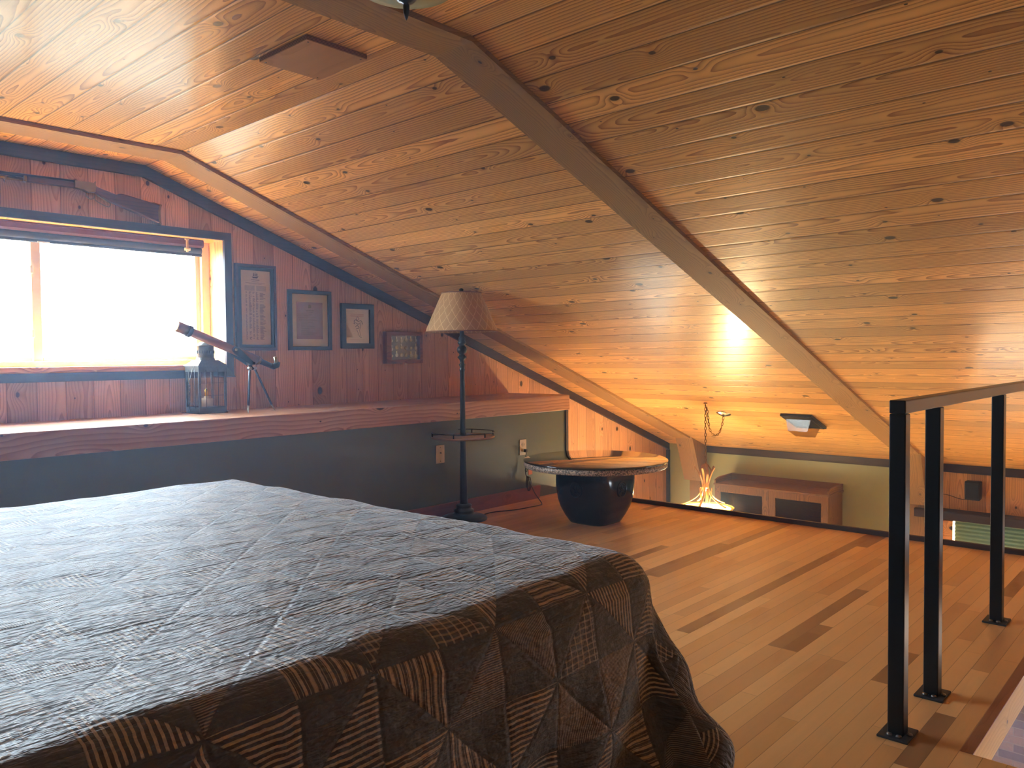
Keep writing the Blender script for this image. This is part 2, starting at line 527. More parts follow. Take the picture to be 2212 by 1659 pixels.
# ------------------------------------------------------------------ mesh helpers
class MB:
    def __init__(s):
        s.v, s.f, s.uv, s.mi = [], [], {}, {}
        s.smooth = set()

    def poly(s, pts, uv=None, mi=0, smooth=False):
        i0 = len(s.v)
        s.v += [tuple(p) for p in pts]
        s.f.append(tuple(range(i0, i0 + len(pts))))
        k = len(s.f) - 1
        if uv: s.uv[k] = list(uv)
        s.mi[k] = mi
        if smooth: s.smooth.add(k)
        return s

    def faces(s, pts, fs, mi=0, smooth=False, uvs=None):
        i0 = len(s.v)
        s.v += [tuple(p) for p in pts]
        for f in fs:
            s.f.append(tuple(i0 + i for i in f))
            k = len(s.f) - 1
            s.mi[k] = mi
            if smooth: s.smooth.add(k)
            if uvs: s.uv[k] = [uvs[i] for i in f]
        return s

    def box(s, a, b, mi=0, mat=None):
        x0, y0, z0 = a
        x1, y1, z1 = b
        p = [Vector(q) for q in ((x0, y0, z0), (x1, y0, z0), (x1, y1, z0), (x0, y1, z0), (x0, y0, z1), (x1, y0, z1), (x1, y1, z1), (x0, y1, z1))]
        if mat is not None: p = [mat @ q for q in p]
        return s.faces(p, [(0, 3, 2, 1), (4, 5, 6, 7), (0, 1, 5, 4), (1, 2, 6, 5), (2, 3, 7, 6), (3, 0, 4, 7)], mi)

    def prism(s, pts, axis, a, b, mi=0):
        """2-D outline pts extruded along axis from a to b; outline axes follow in cyclic order (x: y,z; y: x,z; z: x,y)"""
        def P(p, c):
            return {'x': (c, p[0], p[1]), 'y': (p[0], c, p[1]), 'z': (p[0], p[1], c)}[axis]
        n = len(pts)
        vs = [P(p, a) for p in pts] + [P(p, b) for p in pts]
        fs = [tuple(range(n)), tuple(range(2 * n - 1, n - 1, -1))] + [(i, (i + 1) % n, n + (i + 1) % n, n + i) for i in range(n)]
        return s.faces(vs, fs, mi)

    def tube(s, path, r, n=10, mi=0, caps=True, closed=False):
        path = [Vector(p) for p in path]
        rs = r if isinstance(r, (list, tuple)) else [r] * len(path)
        vs, fs = [], []
        m = len(path)
        prev = None
        for i, p in enumerate(path):
            if closed: d = path[(i + 1) % m] - path[i - 1]
            else: d = path[min(i + 1, m - 1)] - path[max(i - 1, 0)]
            d.normalize()
            if prev is None:
                a = d.orthogonal().normalized()
            else:
                a = (prev - d * prev.dot(d))
                a = a.normalized() if a.length > 1e-6 else d.orthogonal().normalized()
            prev = a
            b = d.cross(a)
            for k in range(n):
                t = 2 * math.pi * k / n
                vs.append(p + (a * math.cos(t) + b * math.sin(t)) * rs[i])
        for i in range(m if closed else m - 1):
            for k in range(n):
                j = (i + 1) % m
                fs.append((i * n + k, i * n + (k + 1) % n, j * n + (k + 1) % n, j * n + k))
        if caps and not closed:
            fs.append(tuple(range(n - 1, -1, -1)))
            fs.append(tuple((m - 1) * n + k for k in range(n)))
        return s.faces(vs, fs, mi, smooth=True)

    def lathe(s, prof, c=(0, 0, 0), n=32, mi=0, smooth=True, caps=True, uvm=False, flat=None):
        cx, cy, cz = c
        vs, fs, uvs = [], [], []
        m = len(prof)
        cols = n + 1 if uvm else n
        L = 0
        for i, (r, z) in enumerate(prof):
            if i: L += math.hypot(r - prof[i - 1][0], z - prof[i - 1][1])
            for k in range(cols):
                t = 2 * math.pi * k / n
                vs.append((cx + r * math.cos(t), cy + r * math.sin(t), cz + z))
                uvs.append((t * 0.18, L))
        for i in range(m - 1):
            for k in range(n):
                k2 = k + 1 if uvm else (k + 1) % n
                fs.append((i * cols + k, i * cols + k2, (i + 1) * cols + k2, (i + 1) * cols + k))
        s.faces(vs, fs, mi, smooth, uvs if uvm else None)
        if caps:
            for i, rev in ((0, True), (m - 1, False)):
                if prof[i][0] > 1e-5:
                    o = [(cx + prof[i][0] * math.cos(2 * math.pi * k / n), cy + prof[i][0] * math.sin(2 * math.pi * k / n), cz + prof[i][1]) for k in range(n)]
                    s.poly(o[::-1] if rev else o, mi=mi)
        return s


def finish(name, mb, mats, parent=None, origin=None, bevel=0.0, uvax=None, uvoff=(0, 0), fix=True, auto=True):
    """link one mesh object; vertices given in world space are stored relative to origin"""
    if not isinstance(mats, (list, tuple)): mats = [mats]
    o0 = Vector(origin) if origin is not None else (Vector(parent['_o']) if parent is not None else Vector((0, 0, 0)))
    me = bpy.data.meshes.new(name)
    vs = [tuple(Vector(v) - o0) for v in mb.v]
    me.from_pydata(vs, [], mb.f)
    for m in mats: me.materials.append(m)
    ul = me.uv_layers.new(name='UVMap')
    lo = [min(v[i] for v in mb.v) for i in range(3)]
    hi = [max(v[i] for v in mb.v) for i in range(3)]
    ext = [hi[i] - lo[i] for i in range(3)]
    order = sorted(range(3), key=lambda i: -ext[i]) if uvax is None else uvax
    for k, p in enumerate(me.polygons):
        p.material_index = mb.mi.get(k, 0)
        if k in mb.smooth: p.use_smooth = True
        if k in mb.uv:
            for li, q in zip(p.loop_indices, mb.uv[k]): ul.data[li].uv = q
        else:
            n = [abs(c) for c in p.normal]
            dom = n.index(max(n))
            ax = [i for i in order if i != dom]
            for li in p.loop_indices:
                w = mb.v[me.loops[li].vertex_index]
                ul.data[li].uv = (w[ax[0]] + uvoff[0], w[ax[1]] + uvoff[1])
    me.validate()
    if fix:
        b = bmesh.new()
        b.from_mesh(me)
        bmesh.ops.remove_doubles(b, verts=b.verts, dist=1e-5)
        bmesh.ops.recalc_face_normals(b, faces=b.faces)
        b.to_mesh(me)
        b.free()
    o = bpy.data.objects.new(name, me)
    C.objects.link(o)
    if parent is not None:
        o.parent = parent
    else:
        o.location = o0
    o['_o'] = tuple(o0)
    if bevel:
        bv = o.modifiers.new('bevel', 'BEVEL')
        bv.width = bevel
        bv.segments = 2
        bv.limit_method = 'ANGLE'
        bv.angle_limit = R(40)
    return o


def thing(name, label, cat, loc, group=None):
    o = bpy.data.objects.new(name, None)
    C.objects.link(o)
    o.location = loc
    o.empty_display_size = 0.1
    o['_o'] = tuple(loc)
    return tag(o, label, cat, group)


def tag(o, label, cat, group=None):
    o['label'] = label
    o['category'] = cat
    if group: o['group'] = group
    return o


def struct(name, mb, mats, parent=None, **k):
    o = finish(name, mb, mats, parent, **k)
    if parent is None: o['kind'] = 'structure'
    return o


# ------------------------------------------------------------------ measures
YG, YL = 4.437, 3.817            # gable wall, face of the boxed ledge
ZC, XK, K = 2.108, 1.895, -0.3682
XE, XLF = 7.322, 4.738           # lower east wall, loft edge
ZLOW = -2.45
def zs(x): return ZC + K * (x - XK)
CK = math.sqrt(1 + K * K)
XW, YS = -3.4, -4.6              # west knee wall, south gable
XK2 = -1.3

# ------------------------------------------------------------------ shell
# ceiling: flat strip, long east slope, west slope; boards run along y
def strip(pa, pb, va, vb, mb, y0=YS, y1=YG):
    mb.poly([(pa[0], y0, pa[1]), (pa[0], y1, pa[1]), (pb[0], y1, pb[1]), (pb[0], y0, pb[1])], [(y0, va), (y1, va), (y1, vb), (y0, vb)])
mb = MB()
xe = XE + 0.05
strip((XK2, ZC), (XK, ZC), XK2 - XK, 0, mb)
strip((XK, ZC), (xe, zs(xe)), 0, (xe - XK) * CK, mb)
zw = ZC - 0.55 * (XK2 - XW)
strip((XW, zw), (XK2, ZC), XK2 - XK - math.hypot(XK2 - XW, ZC - zw), XK2 - XK, mb)
# outer roof skin gives the ceiling its thickness
T = 0.16
strip((XW, zw + T), (XK2, ZC + T), 0, 1, mb)
strip((XK2, ZC + T), (XK, ZC + T), 0, 1, mb)
strip((XK, ZC + T), (xe, zs(xe) + T), 0, 1, mb)
struct('ceiling', mb, m_ceil, fix=False)

# gable (north) wall with window opening
WX0, WX1, WZ0, WZ1 = 0.30, 2.345, 0.985, 1.757
mb = MB()
def wallpiece(x0, x1, z0a, z1a, z0b=None, z1b=None, y=YG):
    z0b = z0a if z0b is None else z0b
    z1b = z1a if z1b is None else z1b
    pts = [(x0, y, z0a), (x1, y, z0b), (x1, y, z1b), (x0, y, z1a)]
    mb.poly(pts, [(p[2], p[0]) for p in pts])
wallpiece(XW, XK2, ZLOW, zw, ZLOW, ZC)
wallpiece(XK2, WX0, ZLOW, ZC)
wallpiece(WX0, WX1, ZLOW, WZ0)
wallpiece(WX0, XK, WZ1, ZC)
wallpiece(XK, WX1, WZ1, ZC, WZ1, zs(WX1))
VX0, VX1, VZ0, VZ1 = 4.95, 6.75, -2.05, -0.66     # large lower window, below the sight line over the loft edge
wallpiece(WX1, VX0, ZLOW, zs(WX1), ZLOW, zs(VX0))
wallpiece(VX0, VX1, ZLOW, VZ0)
wallpiece(VX0, VX1, VZ1, zs(VX0), VZ1, zs(VX1))
wallpiece(VX1, XE + .05, ZLOW, zs(VX1), ZLOW, zs(XE + .05))
# outer face
yo = YG + 0.26
wallpiece(XW, WX0, ZLOW, 2.4, y=yo); wallpiece(WX1, VX0, ZLOW, 2.4, y=yo); wallpiece(VX0, VX1, ZLOW, VZ0, y=yo); wallpiece(VX0, VX1, VZ1, 2.4, y=yo); wallpiece(VX1, XE + .3, ZLOW, 2.4, y=yo)
wallpiece(WX0, WX1, ZLOW, WZ0, y=yo); wallpiece(WX0, WX1, WZ1, 2.4, y=yo)
struct('wall_north', mb, m_wall, fix=False)
# pine lined reveal
mb = MB()
mb.box((WX1, YG - 0.004, WZ0 + 0.03), (WX1 + 0.02, yo, WZ1 - 0.01))
mb.box((WX0 - 0.02, YG - 0.004, WZ0 + 0.03), (WX0, yo, WZ1 - 0.01))
mb.box((WX0 - 0.02, YG - 0.004, WZ1 - 0.010), (WX1 + 0.02, yo, WZ1 + 0.01))
wr = struct('window_1', mb, m_sill, origin=(WX0, YG, WZ0))
mb = MB().box((WX0 - 0.02, YG - 0.012, WZ0), (WX1 + 0.02, yo, WZ0 + 0.03))
finish('window_sill', mb, m_sill, wr)
# vinyl frame, sashes, glass
yf0, yf1 = 4.60, 4.68
zt, zb_ = WZ1 - 0.01, WZ0 + 0.03
mb = MB()
mb.box((WX1 - 0.05, yf0, zb_), (WX1, yf1, zt)); mb.box((WX0, yf0, zb_), (WX0 + 0.05, yf1, zt))
mb.box((WX0 + 0.05, yf0, zt - 0.045), (WX1 - 0.05, yf1, zt)); mb.box((WX0 + 0.05, yf0, zb_), (WX1 - 0.05, yf1, zb_ + 0.03))
finish('window_frame', mb, m_vinyl, wr, bevel=0.004)
mb = MB()
sx0, sx1 = 1.385, WX1 - 0.05
mb.box((sx0, 4.625, zb_ + .03), (sx0 + 0.045, 4.655, zt - .045)); mb.box((sx1 - 0.028, 4.625, zb_ + .03), (sx1, 4.655, zt - .045))
mb.box((sx0 + .045, 4.625, zb_ + .03), (sx1 - .028, 4.655, zb_ + 0.052)); mb.box((sx0 + .045, 4.625, zt - .073), (sx1 - .028, 4.655, zt - .045))
sa = finish('window_sash', mb, m_vinyl, wr, bevel=0.003)
finish('window_pane', MB().box((sx0 + .045, 4.638, zb_ + .052), (sx1 - .028, 4.642, zt - .073)), m_glass, sa)
mb = MB()
a0, a1 = WX0 + 0.05, sx0 + 0.01
mb.box((a1 - 0.012, 4.657, zb_ + .03), (a1 + 0.006, 4.68, zt - .045)); mb.box((a0, 4.657, zb_ + .03), (a0 + 0.03, 4.68, zt - .045))
mb.box((a0 + .03, 4.657, zb_ + .03), (a1 - .012, 4.68, zb_ + 0.048)); mb.box((a0 + .03, 4.657, zt - .07), (a1 - .012, 4.68, zt - .045))
sb = finish('window_sash', mb, m_vinyl, wr)
finish('window_pane', MB().box((a0 + .03, 4.664, zb_ + .048), (a1 - .012, 4.668, zt - .07)), m_glass, sb)
lt = MB()
lt.box((sx0 - 0.012, 4.60, 1.50), (sx0 + 0.003, 4.625, 1.54)).box((sx0 - 0.012, 4.60, 1.17), (sx0 + 0.003, 4.625, 1.21))
finish('sash_latch', lt, m_cream, sa, bevel=0.003)

# lower window under the loft level
mb = MB()
mb.box((VX0 - .01, YG - .01, VZ0), (VX0 + .03, yo, VZ1)).box((VX1 - .03, YG - .01, VZ0), (VX1 + .01, yo, VZ1)).box((VX0 + .03, YG - .01, VZ0 - .01), (VX1 - .03, yo, VZ0 + .03)).box((VX0 + .03, YG - .01, VZ1 - .03), (VX1 - .03, yo, VZ1 + .01))
w5 = struct('window_4', mb, m_sill, origin=(VX0, YG, VZ0))
mb = MB().box((VX0 + .03, 4.60, VZ0 + .03), (VX0 + .08, 4.66, VZ1 - .03)).box((VX1 - .08, 4.60, VZ0 + .03), (VX1 - .03, 4.66, VZ1 - .03)).box((5.82, 4.60, VZ0 + .03), (5.88, 4.66, VZ1 - .03))
finish('window_frame', mb, m_vinyl, w5)
finish('window_pane', MB().box((VX0 + .08, 4.63, VZ0 + .03), (VX1 - .08, 4.634, VZ1 - .03)), m_glass, w5)
# dark casing around the window
def trim_box(name, boxes, mat=m_dark, prisms=()):
    mb = MB()
    for a, b in boxes: mb.box(a, b)
    for pts, ax, a, b in prisms: mb.prism(pts, ax, a, b)
    return struct(name, mb, mat)
tw = 0.045
mb = MB()
mb.prism([(WX0 - tw - .02, WZ1 + tw - .01), (WX1 + .0 + tw, WZ1 + tw - .01), (WX1 + .0, WZ1 - .01), (WX0 - .02, WZ1 - .01)], 'y', YG - 0.022, YG)
struct('trim_1', mb, m_dark)
mb = MB()
mb.prism([(WX1 + tw, WZ1 + tw - .01), (WX1 + tw, WZ0), (WX1, WZ0), (WX1, WZ1 - .01)], 'y', YG - 0.0221, YG)
struct('trim_2', mb, m_dark)
trim_box('trim_3', [((WX0 - tw - .02, YG - 0.022, WZ0 - 0.045), (WX1 + tw, YG, WZ0))])
# gable top trim along the ceiling
gt = 0.062
mb = MB()
mb.prism([(XK2, ZC), (XK, ZC), (XK - .012, ZC - gt), (XK2, ZC - gt)], 'y', YG - 0.024, YG)
struct('trim_4', mb, m_dark)
mb = MB()
mb.prism([(XK, ZC), (XE, zs(XE)), (XE, zs(XE) - gt * CK), (XK - .012, ZC - gt)], 'y', YG - 0.0241, YG)
struct('trim_5', mb, m_dark)
trim_box('trim_6', [((XE - 0.03, YG - 0.03, ZLOW), (XE, YG, zs(XE) - gt * CK))])

# boxed ledge: dark green face, brown end, pine ledge on top
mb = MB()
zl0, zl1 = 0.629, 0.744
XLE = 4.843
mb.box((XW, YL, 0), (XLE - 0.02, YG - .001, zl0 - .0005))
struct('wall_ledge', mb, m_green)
trim_box('trim_7', [((XLE - 0.045, YL - 0.012, -0.25), (XLE - 0.02, YL, zl0))])
trim_box('trim_8', [((XLE - 0.02, YL, -.25), (XLE - 0.002, YG - 0.001, zl0))], m_ledge)
mb = MB().box((XW, YL - 0.012, zl0), (XLE, YL + 0.018, zl1)).box((XW, YL + 0.018, zl1 - 0.03), (XLE, YG - .0005, zl1))
lg = finish('pine_ledge', mb, m_ledge, origin=(1.5, YL, zl0), bevel=0.003)
tag(lg, 'long pine ledge board topping the green boxed wall below the window', 'ledge')

# floors
def slab(mb, x0, x1, y0, y1, z0=-0.07, z1=0.0): mb.box((x0, y0, z0), (x1, y1, z1))
HX0, HX1, HY0, HY1 = 2.30, 4.30, -0.75, 0.508
mb = MB()
slab(mb, XW, HX0, YS, YL + .3)
slab(mb, HX0, XLF, HY1, YL + .3)
slab(mb, HX0, HX1, YS, HY0)
slab(mb, HX1, XLF, YS, HY1)
struct('floor', mb, m_floor, uvax=[0, 1, 2], uvoff=(0, -0.027))
mb = MB().box((HX0 - .001, HY1 - 0.022, -0.098), (HX1, HY1 - 0.001, -0.0025))
struct('trim_9', mb, m_pale)
mb = MB().box((HX0 - 0.001, HY1 - 0.022, -0.002), (HX1, HY1 + .008, 0.0014))
struct('trim_10', mb, m_red)
trim_box('trim_11', [((XLF, YS, -0.28), (XLF + 0.022, YL - .012, 0.028))])
mb = MB().box((XW, YS, ZLOW - .1), (XE + .3, YG, ZLOW))
struct('floor_lower', mb, m_floor, uvax=[0, 1, 2])
# underside of loft
mb = MB().box((XW, YS, -0.25), (HX0, YL, -0.0701)).box((HX0, HY1 + .65, -0.25), (XLF - .001, YL, -0.0701)).box((HX0, YS, -.25), (XLF - .001, HY0, -.0701)).box((HX1, HY0, -.25), (XLF - .001, HY1 + .02, -.0701))
struct('trim_12', mb, m_sill)

# west and south walls
mb = MB()
mb.poly([(XW, YS, ZLOW), (XW, YG, ZLOW), (XW, YG, zw + .1), (XW, YS, zw + .1)], [(ZLOW, YS), (ZLOW, YG), (zw, YG), (zw, YS)])
struct('wall_west', mb, m_wall, fix=False)
mb = MB()
wallpiece(XW, XE + .05, ZLOW, 2.4, y=YS)
struct('wall_south', mb, m_wall, fix=False)

# east wall: painted part, boarded part with shaded window, brick below
mb = MB()
def ew(y0, y1, z0, z1, m=0):
    pts = [(XE, y0, z0), (XE, y1, z0), (XE, y1, z1), (XE, y0, z1)]
    mb.poly(pts, [(p[2], p[1]) for p in pts], mi=m)
ztop = zs(XE) + .01
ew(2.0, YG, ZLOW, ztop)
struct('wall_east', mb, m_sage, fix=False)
BZ = -1.62                        # brick top
WY0, WY1, WZa, WZb = -0.4, 1.80, -1.45, -0.36     # shaded window
UY0, UY1, UZ0, UZ1 = -2.85, -0.95, -1.45, -0.36   # open window farther right
mb = MB()
ew(YS, 2.0, WZb, ztop)
ew(WY1, 2.0, BZ, WZb); ew(UY1, WY0, BZ, WZb); ew(YS, UY0, BZ, WZb)
ew(YS, 2.0, BZ, WZa)
struct('wall_east_boarded', mb, m_wallgold, fix=False)
mb = MB()
pts = [(XE - .02, YS, ZLOW), (XE - .02, 2.6, ZLOW), (XE - .02, 2.6, BZ), (XE - .02, YS, BZ)]
mb.poly(pts, [(p[1], p[2]) for p in pts])
mb.poly([(XE - .02, YS, BZ), (XE - .02, 2.6, BZ), (XE, 2.6, BZ), (XE, YS, BZ)])
mb.poly([(XE - .02, 2.6, ZLOW), (XE, 2.6, ZLOW), (XE, 2.6, BZ), (XE - .02, 2.6, BZ)])
struct('wall_east_brick', mb, m_brick, fix=False)
trim_box('trim_13', [((XE - 0.05, YS, BZ), (XE, 2.62, BZ + 0.03))])
trim_box('trim_14', [((XE - 0.02, 2.07, zs(XE) - 0.062), (XE, 3.97, zs(XE) + .006))])
trim_box('trim_15', [((XE - 0.02, YS, zs(XE) - 0.062), (XE, 1.88, zs(XE) + .006))])
# window 2 with pine jambs
mb = MB()
mb.box((XE - 0.02, WY1 - 0.09, WZa), (XE + 0.10, WY1, WZb)).box((XE - 0.02, WY0, WZa), (XE + .10, WY0 + .09, WZb)).box((XE - .03, WY0 + .09, WZa), (XE + .10, WY1 - .09, WZa + .03))
w2 = struct('window_2', mb, m_sill, origin=(XE, WY0, WZa))
finish('window_pane', MB().box((XE + .08, WY0 + .09, WZa + .03), (XE + .084, WY1 - .09, WZb)), m_glass, w2)
mb = MB()
mb.box((XE - 0.02, UY1 - 0.06, UZ0), (XE + 0.10, UY1, UZ1)).box((XE - 0.02, UY0, UZ0), (XE + .10, UY0 + .06, UZ1)).box((XE - .02, UY0 + .06, UZ0), (XE + .10, UY1 - .06, UZ0 + .05)).box((XE - .02, UY0 + .06, UZ1 - .05), (XE + .10, UY1 - .06, UZ1))
w4 = struct('window_3', mb, m_sill, origin=(XE, UY0, UZ0))
# dark brown valance shelf over the window
mb = MB().box((XE - 0.142, -0.7, -0.330), (XE, 1.975, -0.260)).box((XE - 0.145, -.7, -0.275), (XE - 0.142, 1.975, -0.265))
vl = finish('window_valance', mb, m_ledgedark, origin=(XE, 1.0, -0.32), bevel=0.004)
tag(vl, 'dark brown valance box over the shaded window behind the railing', 'valance')
# pleated shade
mb = MB()
zc_, zst = WZb + 0.028, 0.032
n = int(0.62 / zst)
prof = []
for i in range(n * 4 + 1):
    t = i / 4.0
    prof.append((XE - 0.012 + 0.011 * math.cos(2 * math.pi * t), zc_ - t * zst))
y0, y1 = WY0 + 0.115, WY1 - 0.105
for i in range(len(prof) - 1):
    (xa, za), (xb, zb2) = prof[i], prof[i + 1]
    mb.faces([(xa, y0, za), (xb, y0, zb2), (xb, y1, zb2), (xa, y1, za), (xa + .012, y0, za), (xb + .012, y0, zb2), (xb + .012, y1, zb2), (xa + .012, y1, za)],
             [(0, 1, 2, 3), (7, 6, 5, 4), (3, 2, 6, 7), (0, 4, 5, 1)], smooth=True)
ps = finish('pleated_window_shade', mb, m_blindgreen, origin=(XE, 0.7, WZb))
tag(ps, 'green pleated shade lowered in the lower window behind the railing', 'blind')

# ------------------------------------------------------------------ ceiling rib boards with legs
def rib(n, y0, y1):
    t = 0.019
    mb = MB()
    mb.prism([(XK2, ZC - t), (XK - .003, ZC - t), (XK, ZC), (XK2, ZC)], 'y', y0, y1)
    struct('trim_%d' % n, mb, m_beam)
    xa = 6.98
    mb = MB()
    mb.prism([(XK - .003, ZC - t), (xa, zs(xa) - t), (xa, zs(xa)), (XK, ZC)], 'y', y0, y1)
    struct('trim_%d' % (n + 1), mb, m_beam)
    # haunch and leg on the wall
    mb = MB()
    mb.prism([(7.00, zs(7.00)), (7.03, zs(7.03) - .012), (7.20, -.235), (XE, -.235), (XE, zs(XE))], 'y', y0, y1)
    lo = 0.055
    mb.box((7.215, y0 + .02, ZLOW), (XE, y1 - lo, -.235))
    struct('trim_%d' % (n + 2), mb, m_beam)
rib(16, 3.975, 4.168)
rib(19, 1.884, 2.070)


# ------------------------------------------------------------------ bed and quilt
BX1, BY0, BY1, BZt = 1.44, 0.880, 2.635, 0.634
BX0 = -0.72
bed = thing('bed', 'wide bed standing beside the ledge, covered by the patchwork quilt', 'bed', (0.3, 1.7, 0))
finish('mattress', MB().box((BX0, BY0 + .03, .34), (BX1 - .03, BY1 - .03, BZt - .03)), m_mattress, bed, bevel=0.05)
finish('box_spring', MB().box((BX0, BY0 + .05, .16), (BX1 - .05, BY1 - .05, .335)), m_mattress, bed, bevel=0.02)
mb = MB().box((BX0, BY0 + .06, .13), (BX1 - .06, BY1 - .06, .158))
finish('bed_frame', mb, m_black, bed)
for x in (BX0 + .15, BX1 - .2):
    for y in (BY0 + .15, BY1 - .15):
        finish('leg', MB().tube([(x, y, 0), (x, y, .13)], .02, 10), m_black, bed)


def quilt_mesh():
    OV = 0.44
    st = 0.0125
    rc = 0.080                       # rounding radius of the mattress edge
    ax0, ax1, ay0, ay1 = BX0 - 0.0, BX1 - rc, BY0 + rc, BY1 - rc
    nx = int((BX1 + OV - BX0) / st)
    ny = int((BY1 - BY0 + 2 * OV) / st)
    def hgt(d):
        """distance past the start of the rounded edge -> (outward, down)"""
        L = rc * math.pi / 2
        if d <= 0: return 0, 0
        if d < L:
            a = d / rc
            return rc * math.sin(a), rc * (1 - math.cos(a))
        e = d - L
        return rc + e * 0.13, rc + e * 0.988
    vs, uvs = [], []
    rnd = random.Random(3)
    ph = [rnd.uniform(0, 6.28) for _ in range(12)]
    def wav(x, y):
        return (math.sin(x * 9 + y * 4 + ph[0]) * math.sin(y * 11 - x * 3 + ph[1]) * .0035 + math.sin(x * 21 + ph[2] + y * 6) * math.sin(y * 27 + ph[3]) * .0018
                + math.sin(x * 47 + y * 31 + ph[4]) * math.sin(y * 53 - x * 13 + ph[5]) * .0009 + math.sin(y * 4.1 + ph[6] + x * 1.3) * .003)
    for j in range(ny + 1):
        for i in range(nx + 1):
            u = BX0 + i * st
            v = BY0 - OV + j * st
            dx = max(0.0, u - ax1)
            dy0, dy1 = max(0.0, ay0 - v), max(0.0, v - ay1)
            dy = dy0 - dy1
            d = math.hypot(dx, dy)
            if dx > 0 and dy != 0:
                p = 2.6
                dm = (dx ** p + abs(dy) ** p) ** (1 / p)
                d = dm * 0.72 + d * 0.28
            cx, cy = min(u, ax1), min(max(v, ay0), ay1)
            if d > 0:
                L = math.hypot(dx, dy)
                ex, ey = dx / L, -dy / L
                o, s_ = hgt(d)
                flare = max(0.0, d - .15)
                corner = min(1.0, (dx * abs(dy)) / 0.02)
                o += flare * (0.06 * math.sin(u * 13 + v * 9 + ph[7]) + 0.05 * math.sin((u - v) * 23 + ph[8]))
                if corner > 0:
                    th = math.atan2(abs(dy), dx)
                    o += flare * corner * (0.14 + 0.18 * math.cos(th * 8 + 0.6))
                x, y, z = cx + ex * o, cy + ey * o, BZt - s_
                z = max(z, 0.012)
            else:
                x, y, z = u, v, BZt
            z += wav(u, v) * (1.0 if d < .1 else 0.3)
            if d > 0.1:
                x += wav(v, u) * .8
                y += wav(u * 1.3, v) * .8
            vs.append((x, y, z))
            uvs.append((u, v))
    fs = []
    w = nx + 1
    for j in range(ny):
        for i in range(nx):
            fs.append((j * w + i, j * w + i + 1, (j + 1) * w + i + 1, (j + 1) * w + i))
    mb = MB()
    mb.faces(vs, fs, smooth=True, uvs=uvs)
    return mb


q = finish('patchwork_quilt', quilt_mesh(), m_quilt, origin=(0.3, 1.7, BZt), fix=False)
tag(q, 'patchwork pinwheel quilt in charcoal and striped cloth spread over the bed', 'quilt')
sd = q.modifiers.new('thick', 'SOLIDIFY')
sd.thickness = 0.008
sd.offset = -1


# ------------------------------------------------------------------ railing
rl = thing('guard_railing', 'black square-tube guard railing bolted along the stair opening', 'railing', (2.29, .667, 0))
tb = 0.021
ZR = 0.918
finish('top_rail', MB().box((2.268, .667 - tb, ZR - .036), (4.73, .667 + tb, ZR)), m_black, rl, bevel=0.003)
for x in (2.29, 2.628, 3.513, 4.40):
    p = finish('post', MB().box((x - tb, .667 - tb, .006), (x + tb, .667 + tb, ZR - .037)), m_black, rl, bevel=0.003)
    finish('base_plate', MB().box((x - .05, .667 - .04, 0), (x + .05, .667 + .04, .007)), m_blackmat, p, bevel=0.002)
    mb = MB()
    for sx, sy in ((-.031, -.012), (-.031, .012), (.0, -.031)):
        mb.lathe([(0.0, .0), (.008, .001), (.007, .005), (.0, .008)], (x + sx, .667 + sy, .006), 10, caps=False)
    finish('weld_bead', mb, m_steel, p)


# ------------------------------------------------------------------ table
TX, TY = 4.035, 2.97
tbl = thing('round_table', 'low round table with granite and glass top on a black ceramic pot', 'table', (TX, TY, 0))
mb = MB()
prof = [(0.0, .001), (.128, .001), (.136, .012), (.158, .05), (.180, .10), (.193, .15), (.200, .21), (.203, .27), (.201, .325), (.196, .345), (.180, .352), (0.0, .352)]
N = 64
vs, fs = [], []
for (r, z) in prof:
    for k in range(N):
        t = 2 * math.pi * k / N + math.pi / N
        c_, s_ = math.cos(t), math.sin(t)
        e = 5.0
        rr = r * (abs(c_) ** e + abs(s_) ** e) ** (-1 / e)
        vs.append((TX + rr * c_, TY + rr * s_, z))
for i in range(len(prof) - 1):
    for k in range(N): fs.append((i * N + k, i * N + (k + 1) % N, (i + 1) * N + (k + 1) % N, (i + 1) * N + k))
mb.faces(vs, fs, smooth=True)
pot = finish('ceramic_base', mb, m_ceramic, tbl)
# raised medallions on the two faces that show
def medallion(face):
    mb = MB()
    def P(a, b, o=0.0):                  # a sideways, b up, o outward
        z = .225 + b
        if face == 'w': return (TX - .2035 - o, TY + a, z)
        return (TX + a, TY - .2035 - o, z)
    mb.tube([P(.043 * math.cos(t * math.pi / 16), .047 * math.sin(t * math.pi / 16)) for t in range(32)], .0042, 8, closed=True)
    mb.tube([P(0, .034), P(0, .022), P(0, .005), P(0, -.010)], [.0008, .004, .0038, .002], 8)
    mb.tube([P(0, -.012), P(0, -.028)], [.004, .0015], 8)
    for s_ in (-1, 1):
        mb.tube([P(s_ * (.004 + .016 * math.sin(t)), .002 + .018 * (1 - math.cos(t)) * .9 - .004) for t in [i * .35 for i in range(9)]], .0034, 6)
        mb.tube([P(s_ * (.022 + .009 * math.cos(t)), .016 + .009 * math.sin(t)) for t in [i * .5 - 1.5 for i in range(9)]], .0032, 6)
        mb.tube([P(s_ * (.004 + .02 * math.sin(t * .8)), -.006 - .016 * math.sin(t * 1.1) * 1.1) for t in [i * .3 for i in range(8)]], .0034, 6)
        mb.tube([P(s_ * (.016 + .008 * math.cos(t)), -.024 + .008 * math.sin(t)) for t in [i * .5 + 1 for i in range(9)]], .0022, 6)
    mb.lathe([(0, 0), (.006, .003), (.0, .006)], P(0, -.008, -.003), 10, caps=False)
    o = finish('medallion', mb, m_ceramic, pot)
medallion('w'); medallion('s')
RT = .452
mb = MB().lathe([(0, .352), (RT - .010, .352), (RT - .004, .356), (RT - .002, .37), (RT - .006, .386), (0, .386)], (TX, TY, 0), 96, caps=False)
